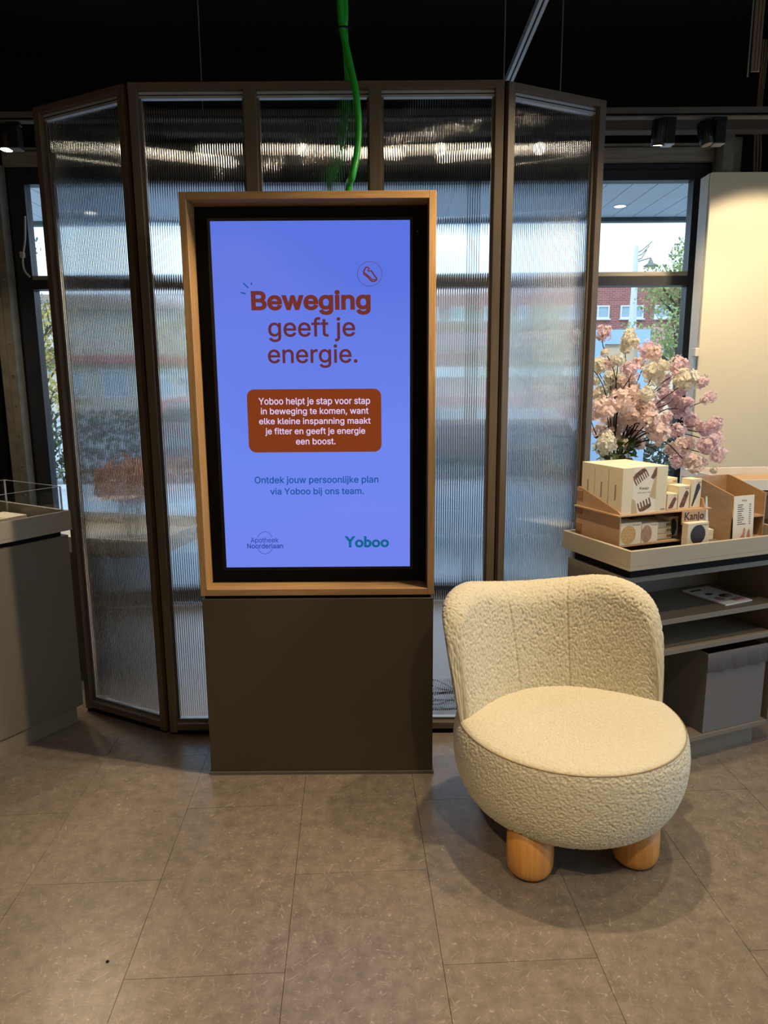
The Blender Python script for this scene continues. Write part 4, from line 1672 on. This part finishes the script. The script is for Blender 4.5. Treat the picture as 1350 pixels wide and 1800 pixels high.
for k, lab in enumerate(('bottom flat box of the stack on the lower tier', 'middle flat box of the stack on the lower tier', 'top flat box of the stack on the lower tier')):
    small_box(lab, S0 + .193 - .0, Q0 + .03 + .003 * k, zl + k * .0225, .088, .12, .0215, 'flat', 'boxes on the lower tier')
small_box('dark fronted box half hidden behind the oval picture box', S0 + .284, Q0 + .055, zl, .05, .08, .080, 'oval', 'boxes on the lower tier')
small_box('box with a large black oval picture under the sign', S0 + .290, Q0 - .042, ZF + .0005, .104, .03, .088, 'oval', 'boxes on the lower tier', -.0318)

# white folded leaflet and small cartons beside the stand
lf = MB()
lf.prism([(0, 0), (.045, 0), (.043, .003), (.008, .185), (.0, .19)], 'y', 0, .003)
lf.build('leaflet', M['paper'], label='white leaflet leaning on the end of the first plywood stand', cat='leaflet').matrix_world = Matrix.Translation(rloc(S0 + .372, Q0 - .04, ZF + .0006)) @ Matrix.Rotation(RA + .25, 4, 'Z')
for k, lab in enumerate(('lower small white carton between the two stands', 'upper small white carton between the two stands')):
    c = thing('small_carton', lab, 'box', rloc(.545, .235, ZF + .0006 + k * .0205), RA - .3, 'small cartons between the stands')
    MB().box(0, .056, 0, .05, 0, .02, .0006).build('carton', M['card2'], c)
    MB().add([(.006, -.0005, .004), (.03, -.0005, .004), (.03, -.0005, .007), (.006, -.0005, .007)], [[0, 1, 2, 3]]).build('small_print', M['greyink'], c)

# second plywood stand with the price card
w2 = thing('plywood_stand', 'plain plywood stand with a sloping side behind the price card', 'display stand', rloc(.620, .160, ZF + .0005), RA)
MB().prism([(0, 0), (.20, 0), (.20, .235), (.18, .235), (0, .185)], 'x', 0, .006).build('side_panel', M['ply'], w2)
MB().prism([(0, 0), (.20, 0), (.20, .235), (.18, .235), (0, .185)], 'x', .174, .180).build('side_panel', M['ply'], w2)
MB().box(.006, .174, .194, .20, 0, .235).build('back_panel', M['ply'], w2)
MB().box(.006, .174, .0, .194, .004, .01).build('lower_shelf', M['ply'], w2)
MB().box(.006, .174, .0, .194, .09, .096).build('upper_shelf', M['ply'], w2)
pc = thing('price_card', 'cream price list card leaning on the second plywood stand', 'price card', rloc(.622, .148, ZF + .0006), RA + .02)
pc.rotation_euler = (math.radians(-3), 0, RA + .02)
MB().box(0, .109, -.004, -.001, 0, .182, .0005).build('card', M['card2'], pc)
lettering('card_lettering', 'Kanjo', lambda u, v: (.042 + .026 * u, -.0045, .158 + .009 * v), M['ink'], pc, .004, 'plain')
m = MB()
for k in range(10):
    z = .145 - k * .0085
    for x0_, x1_ in ((.020, .020 + (.03, .026, .034, .03, .022, .026, .036, .034, .026, .044)[k]), (.082, .092)):
        m.add([(x0_, -.0044, z), (x1_, -.0044, z), (x1_, -.0044, z + .003), (x0_, -.0044, z + .003)], [[0, 1, 2, 3]])
m.build('price_lines', M['ink'], pc)
m = MB()
front_print(m, [(.03, .006), (.05, .03), (.058, .055), (.066, .05), (.062, .02), (.07, .008)], -.0043)
front_print(m, [(.07, .006), (.078, .04), (.088, .05), (.092, .02), (.09, .006)], -.0043)
m.build('hands_picture', M['photo_pink'], pc)

# back unit: shelving with white trays, right of the window
bu = thing('plywood_shelf_unit', 'plywood shelf unit with a white tray top behind the price card', 'shelf unit', (1.53, 3.06, 0), math.radians(6))
MB().box(0, .012, .01, .36, 0, .955, .001).build('side_panel', M['ply'], bu)
MB().box(.788, .80, .01, .36, 0, .955, .001).build('side_panel', M['ply'], bu)
MB().box(.012, .788, .348, .36, 0, .955).build('back_panel', M['ply'], bu)
MB().box(.0, .80, .0, .36, .955, .972, .001).build('top_board', M['ply'], bu)
for z in (.10, .45, .76):
    MB().box(.012, .788, .012, .348, z, z + .015).build('shelf', M['ply'], bu)
for n_, (z, dx) in enumerate(((.9725, -.03),)):
    MB().box(dx, .83, -.03, .40, z + .010, z + .020).build('tray_floor', M['ply'], bu)
    MB().box(dx, .83, -.03, -.018, z + .0202, z + .056).box(dx, .83, .388, .40, z + .0202, z + .056).box(dx, dx + .012, -.018, .388, z + .0202, z + .056).box(.818, .83, -.018, .388, z + .0202, z + .056).box(dx, .83, -.0305, -.0302, z + .01, z + .0202).build('tray_rim', M['white'], bu)
MB().box(.02, .78, .02, .35, .972, .9824).build('tray_support', M['black'], bu)

# ------------------------------------------------------------------ white panel on the right, with clip and cables
wp = thing('white_display_panel', 'tall white display panel lit by a warm spot beside the window', 'panel', (1.862, 4.30, 0))
MB().box(.004, 1.5, 0, .018, 0, 2.604, .001).build('front_sheet', M['panel'], wp)
MB().box(0, 1.5, .022, .135, 0, 2.604, .001).build('panel_core', M['white'], wp)
MB().box(-.028, 0, -.02, .03, 1.585, 1.635, .004).build('catch', M['white'], wp)
cb = MB()
for k, x in enumerate((2.155, 2.17, 2.185)):
    cb.tube(spline([(x, 4.40, 2.615), (x + .003 * k, 4.42, 2.75), (x - .004 * k, 4.43, 2.95), (x + .01, 4.44, RZ - .01)], 5), .006, 7)
cb.build('cable_bundle', M['cable_tan'], label='tan cables rising behind the top of the white panel', cat='cable')
MB().tube(spline([(2.255, 4.38, 2.615), (2.252, 4.40, 2.70), (2.262, 4.42, 2.80), (2.27, 4.43, RZ - .01)], 5), .007, 7).build('grey_cable', M['cable_tan'], label='single pale cable above the white panel', cat='cable')
# hanging strips at the top right
hc = thing('hanging_wires', 'brown loose wires hanging from the dark ceiling', 'cable', (0, 0, 0))
for k in range(3):
    a, b = at(1322 + 5 * k, 126, 3.0), at(1326 + 5 * k, 60, 3.0)
    MB().tube(spline([(b.x, 3.0, RZ - .002), (b.x + .002 * k, 3.0, (RZ + a.z) / 2), a], 5), .0055, 6).build('wire', M['cable_tan'], hc)
a = at(1314, 135, 3.0)
MB().tube([(a.x, 3.0, RZ - .002), a], .003, 6).build('wire', M['cable_grey'], hc)

# ------------------------------------------------------------------ light tracks and spots
tk = thing('light_track', 'grey light track running along the window wall', 'light track', (0, 3.9, 0))
MB().box(-2.9, 2.9, -.02, .02, 2.772, 2.800).build('track_profile', M['greyboard'], tk)
MB().box(-2.9, 2.9, -.024, .024, 2.755, 2.7605).build('track_lip', M['greyboard'], tk)
MB().box(-2.9, 2.9, -.015, .015, 2.7606, 2.7719).build('track_groove', M['black'], tk)
for x in (-2.4, -.9, .9, 2.4):
    MB().tube([(x, 0, 2.8001), (x, 0, RZ - .001)], .003, 6).build('suspension_rod', M['cable_grey'], tk)
a = at(898, 138, 3.5)
tx = a.x
tz = a.z
tk2 = thing('light_track', 'pale light track running from above the camera towards the window', 'light track', (tx, 0, tz))
MB().box(-.017, -.004, .3, 3.86, 0, .03).box(.004, .017, .3, 3.86, 0, .03).build('track_profile', M['clearstrip'], tk2)
MB().box(-.0039, .0039, .3, 3.86, .008, .03).build('track_groove', M['black'], tk2)
for y in (.6, 2.2, 3.7):
    MB().tube([(0, y, .0301), (0, y, RZ - tz - .001)], .003, 6).build('suspension_rod', M['cable_grey'], tk2)


def track_spot(label, x, lit, tilt, yaw=0.0, group=None, head_dx=-.05):
    t = thing('track_spotlight', label, 'spotlight', (x, 3.9, 0), 0, group)
    MB().box(-.035, .035, -.018, .018, 2.735, 2.7545, .003).build('track_adapter', M['blackmetal'], t)
    MB().box(-.027, .027, -.03, .03, 2.63, 2.734, .003).build('driver_box', M['blackmetal'], t)
    MB().box(-.027, .027, -.03, .03, 2.6265, 2.6295).build('end_plate', M['lamp_off'], t)
    h = MB()
    h.lathe([(0, .12), (.030, .12), (.034, .115), (.034, .0), (.029, .0), (.027, .02), (0, .02)], 24)
    for k in range(18):
        a = 2 * PI * k / 18
        c_, s_ = math.cos(a), math.sin(a)
        h.box(-.001, .001, .0335, .0375, .03, .118, rot=None)
        n8 = h.v[-8:]
        h.v[-8:] = [(px * c_ - py * s_, px * s_ + py * c_, pz) for px, py, pz in n8]
    hd = h.build('lamp_head', M['blackmetal'], t)
    hd.location = (head_dx, 0, 2.625)
    hd.rotation_euler = (tilt, 0, yaw)
    if lit:
        aim = Matrix.Rotation(yaw, 3, 'Z') @ Matrix.Rotation(tilt, 3, 'X') @ Vector((0, 0, -1))
        base = Vector((x + head_dx, 3.9, 2.625)) + aim * .012
        spot('track_spot_light', base, base + aim, 34, 120, 0.7, 0.028)
    MB().lathe([(0, .004), (.0288, .004)], 24).build('lens', M['lamp'] if lit else M['lamp_off'], hd)
    return t


track_spot('lit black track spotlight right of the divider above the window', 1.455, True, math.radians(10), 0)
track_spot('unlit ribbed track spotlight above the corner of the white panel', 1.71, False, math.radians(-14), .6)
track_spot('lit black track spotlight at the far left end of the track', -1.86, True, math.radians(-8), 0)
for k, (x, tl, wh) in enumerate(((-1.25, 34, 'the left wing of the divider'), (-.35, 30, 'the middle sheet above the kiosk'), (.35, 24, 'the sheet right of the green conduits'), (.85, 20, 'the right wing of the divider'))):
    track_spot('lit track spotlight blurred behind ' + wh, x, True, math.radians(-tl), 0, 'spotlights behind the divider')

# white cable at the left window frame
wc = [at(44, 380, 4.59), at(44, 420, 4.585), at(40, 455, 4.58), at(43, 475, 4.58), at(53, 487, 4.59)]
c_ = thing('loose_cable', 'white loose cable taped to the dark left window frame', 'cable', (0, 0, 0))
MB().tube(spline(wc, 6), .006, 7).build('cable_run', M['cable_white'], c_)
p = at(39, 447, 4.585)
MB().box(p.x - .014, p.x + .012, 4.575, 4.605, p.z - .02, p.z + .016, .004).build('cable_clip', M['cable_white'], c_)

# ------------------------------------------------------------------ left counter with acrylic case
LA = math.radians(58.5)
LC = (-1.302, 2.905, 0)
lc = thing('tray_counter', 'dark taupe counter with a pale tray top at the left edge', 'counter', LC, LA)
# local x runs along the front towards the far corner (0), local y goes away from the shop
LX0 = -.455
MB().box(LX0, -.006, .02, .50, .075, .835, .001).build('base_cabinet', M['taupe'], lc)
MB().box(LX0 + .015, -.03, .035, .48, 0, .0745).build('plinth', M['taupe_edge'], lc)
MB().box(LX0 + .02, -.03, .035, .48, .8352, .858).build('tray_support', M['black'], lc)
MB().box(LX0 - .01, 0, 0, .52, .8585, .871).build('tray_floor', M['greytray'], lc)
MB().box(LX0 - .01, 0, 0, .014, .8712, .94, .0008).box(LX0 - .01, 0, .506, .52, .8712, .94, .0008).box(-.014, 0, .014, .506, .8712, .94, .0008).box(LX0 - .01, LX0 + .004, .014, .506, .8712, .94, .0008).box(LX0 - .01, 0, -.0006, -.0002, .8585, .8712).build('tray_rim', M['greytray'], lc)


def lloc(s, q, z=0.0):
    return (LC[0] + s * math.cos(LA) - q * math.sin(LA), LC[1] + s * math.sin(LA) + q * math.cos(LA), z)


ac = thing('acrylic_case', 'open clear acrylic case standing in the left counter tray', 'display case', lloc(-.44, .018, .8716), LA)
aw, ad, ah = .418, .40, .170
for (x0_, x1_, y0_, y1_) in ((0, aw, 0, .004), (0, aw, ad - .004, ad), (0, .004, .004, ad - .004), (aw - .004, aw, .004, ad - .004)):
    w_ = MB().box(x0_, x1_, y0_, y1_, 0, ah).build('acrylic_wall', M['acrylic'], ac)
    MB().box(x0_, x1_, y0_, y1_, ah + .0002, ah + .0015).build('polished_edge', M['acrylic_edge'], w_)
for (x_, y_) in ((aw - .002, .002), (aw - .002, ad - .002), (.002, .002), (.002, ad - .002)):
    MB().box(x_ - .0028, x_ + .0028, y_ - .0028, y_ + .0028, 0, ah + .001).build('glued_corner', M['acrylic_edge'], ac)
bk = thing('brochure_stack', 'cream topped stack of brochures in the left counter tray', 'brochures', lloc(-.235, .215, .8716), LA + .06)
for k in range(6):
    MB().box(-.001 * (k % 2), .185 - .001 * (k % 3), 0, .155 - .001 * (k % 2), k * .0065, k * .0065 + .006, .0006).build('brochure_sheet', M['card2'], bk)
MB().box(.012, .09, .012, .14, .0386, .0390).build('printed_picture', M['card_shade'], bk)
bk2 = thing('brochure', 'tan brochure lying beside the stack in the left tray', 'brochure', lloc(-.415, .20, .8716), LA + .15)
MB().box(0, .15, 0, .11, 0, .022, .0006).build('sheet', M['card_shade'], bk2)
MB().box(.01, .1, .01, .1, .0222, .0226).build('printed_picture', M['card2'], bk2)

# ------------------------------------------------------------------ cherry blossom
pd = thing('vase_pedestal', 'plain white pedestal carrying the cherry blossom vase', 'pedestal', (1.03, 3.17, 0), math.radians(12))
MB().box(-.13, .13, -.13, .13, 0.02, .80, .002).build('pedestal_body', M['white'], pd)
MB().box(-.12, .12, -.12, .12, 0, .0195).build('pedestal_plinth', M['greyboard'], pd)
VP = Vector((1.03, 3.17, .8006))
va = thing('glass_vase', 'tall clear glass vase holding the cherry blossom branches', 'vase', VP)
MB().lathe([(0, 0), (.060, 0), (.066, .008), (.060, .10), (.055, .2), (.066, .335), (.062, .335), (.051, .2), (.056, .1), (.06, .016), (0, .014)], 32).build('vase_body', M['vase'], va)
cbq = thing('cherry_blossom', 'pink and cream cherry blossom branches spreading in front of the window', 'flowers', VP)


def flower(m, c, n, up, r, petals):
    """one ruffled blossom facing n"""
    n = n.normalized()
    t = n.cross(up if abs(n.dot(up)) < .95 else Vector((1, 0, 0))).normalized()
    b = n.cross(t)
    m.cur = 0
    a0 = random.uniform(0, 6)
    for k in range(petals):
        a = a0 + 2 * PI * k / petals
        lay = .12 + .38 * (k % 2)
        d = t * math.cos(a) + b * math.sin(a)
        s = t * -math.sin(a) + b * math.cos(a)
        w_ = r * .95
        l_ = r * random.uniform(.85, 1.15)
        j = lambda q: n * random.uniform(-q, q) * r
        p0 = c + n * .1 * r
        p1 = c + d * l_ * .55 + s * w_ * .5 + n * r * lay * .6 + j(.15)
        p2 = c + d * l_ * .55 - s * w_ * .5 + n * r * lay * .6 + j(.15)
        p3 = c + d * l_ + s * w_ * .36 + n * r * lay + j(.2)
        p4 = c + d * l_ - s * w_ * .36 + n * r * lay + j(.2)
        p5 = c + d * l_ * .9 + n * r * lay * .8
        m.add([p0, p1, p2, p3, p4, p5], [[0, 1, 5], [0, 5, 2], [1, 3, 5], [5, 4, 2]], True)
    m.cur = 1
    cc = [c + n * r * .32 + (t * math.cos(2 * PI * k / 5) + b * math.sin(2 * PI * k / 5)) * r * .16 for k in range(5)]
    m.add(cc + [c + n * r * .45], [[k, (k + 1) % 5, 5] for k in range(5)])
    m.cur = 0


def cluster_mesh(seed, nf, mats):
    random.seed(seed)
    m = MB()
    for k in range(nf):
        z = 1 - 2 * (k + .5) / nf
        a = k * 2.39996
        q = math.sqrt(1 - z * z)
        n = Vector((q * math.cos(a), q * math.sin(a), z)) + Vector((random.uniform(-.3, .3), random.uniform(-.3, .3), random.uniform(-.3, .3)))
        n.normalize()
        flower(m, n * random.uniform(.38, 1.08), n, Vector((0, 0, 1)), random.uniform(.24, .38), 6)
    return m.mesh('blossom_cluster', mats)


CM = {}
for key, mats in (('P', ('petal_p', 'petal_core')), ('M', ('petal_m', 'petal_core')), ('C', ('petal_c', 'petal_y'))):
    CM[key] = [cluster_mesh(k * 7 + ord(key), 44 + 5 * k, [M[x] for x in mats]) for k in range(3)]
random.seed(11)
CL = [(110, 140, 70, 'M'), (350, 160, 66, 'C'), (330, 265, 60, 'C'), (405, 220, 48, 'C'), (540, 300, 92, 'M'), (600, 330, 60, 'P'), (245, 400, 58, 'C'), (120, 320, 40, 'C'), (70, 440, 72, 'C'), (170, 420, 58, 'M'), (370, 480, 78, 'M'), (440, 420, 50, 'P'), (590, 510, 115, 'C'), (690, 440, 50, 'C'), (830, 445, 80, 'M'), (800, 530, 45, 'M'), (890, 580, 100, 'C'), (1045, 600, 58, 'M'), (1125, 745, 50, 'M'), (1070, 780, 36, 'M'), (330, 680, 125, 'P'), (110, 870, 110, 'P'), (250, 610, 90, 'C'), (300, 790, 115, 'P'), (450, 800, 100, 'P'), (400, 910, 100, 'P'), (700, 590, 50, 'M'), (690, 720, 75, 'M'), (770, 760, 70, 'M'), (850, 690, 50, 'M'), (620, 830, 62, 'M'), (850, 850, 95, 'M'), (920, 800, 50, 'M'), (940, 980, 78, 'M'), (820, 1060, 70, 'M'), (720, 930, 50, 'M'), (640, 1090, 105, 'P'), (650, 1000, 70, 'P'), (550, 960, 80, 'P'), (400, 1060, 105, 'P'), (210, 1080, 90, 'P'), (130, 1180, 100, 'C'), (60, 1060, 62, 'P'), (230, 970, 90, 'P'), (880, 1200, 80, 'P'), (780, 1230, 60, 'P'), (820, 1340, 80, 'M'), (730, 1250, 45, 'M'), (970, 1360, 90, 'P'), (1060, 1370, 40, 'M'), (1080, 1050, 70, 'M'), (1170, 1000, 68, 'M'), (1180, 1130, 62, 'M'), (1100, 1210, 85, 'M'), (1190, 1290, 78, 'M'), (1160, 1440, 32, 'C'), (440, 1180, 62, 'P'), (520, 710, 70, 'C'), (90, 720, 80, 'C'), (35, 590, 46, 'C'), (180, 560, 70, 'C'), (540, 870, 70, 'P'), (1010, 1000, 40, 'M'), (-110, 180, 70, 'C'), (-100, 260, 60, 'C'), (-60, 700, 70, 'P'), (-40, 900, 70, 'P'), (300, 1180, 60, 'C')]
tips = []
for i, (cx_, cy_, r, k) in enumerate(CL):
    px, py = 1040 + cx_ / 5.4, 560 + cy_ / 5.4
    Y = 3.14 + random.uniform(-.13, .10)
    if 60 < cx_ < 130 and 800 < cy_ < 950:
        Y = 3.04
    elif cx_ == 130:
        Y = 3.045
    elif cx_ < 110:
        Y = 3.22 + random.uniform(0, .06)
    P = at(px, py, Y)
    rad = r / 5.4 / FPX * (Y * .99) * 1.07
    o = link('blossom_cluster', CM[k][i % 3], cbq)
    o.location = P - VP
    o.scale = (rad, rad, rad)
    o.rotation_euler = (random.uniform(0, 6), random.uniform(0, 6), random.uniform(0, 6))
    tips.append((P - VP, rad))
mouth = Vector((0, 0, .33))
for i in range(0, len(tips)):
    P, rad = tips[i]
    if i % 2:
        continue
    side = Vector((random.uniform(-.03, .03), random.uniform(-.04, .04), random.uniform(.0, .06)))
    a = mouth + Vector((P.x, P.y, 0)).normalized() * .03
    mid = a * .5 + P * .5 + side + Vector((0, 0, .02))
    base = Vector((-P.x, -P.y, 0)).normalized() * .025 + Vector((0, 0, .03))
    MB().tube(spline([base, a, a * .75 + mid * .25 + side * .6, mid, P * .8 + mid * .2 - side * .3, P], 4), [.0035] * 5 + [.003] * 6 + [.0022] * 6 + [.0016] * 4, 5).build('twig', M['twig'], cbq)
lv = MB()
lv = leaves(90, blob([((-.03, 0, .36), .07), ((.04, -.02, .35), .06)]), .022)
lv.build('green_sprigs', M['sprig'], cbq, kind='stuff')
# care tag on a twig
p = at(1225, 830, 3.1) - VP
MB().box(p.x - .008, p.x + .008, p.y - .0006, p.y + .0006, p.z - .010, p.z + .010, rot=Matrix.Rotation(.7, 3, 'Y')).build('care_tag', M['paper'], cbq)

# crumb on the floor in the foreground
p = _C + _ray(189, 1691) * (-CAM_H / _ray(189, 1691).z)
MB().lathe([(0, 0), (.004, .0005), (.0045, .002), (.002, .004), (0, .0042)], 7).build('floor_crumb', M['black'], label='tiny dark crumb lying on the floor tiles in the foreground', cat='crumb').location = (p.x, p.y, .0003)
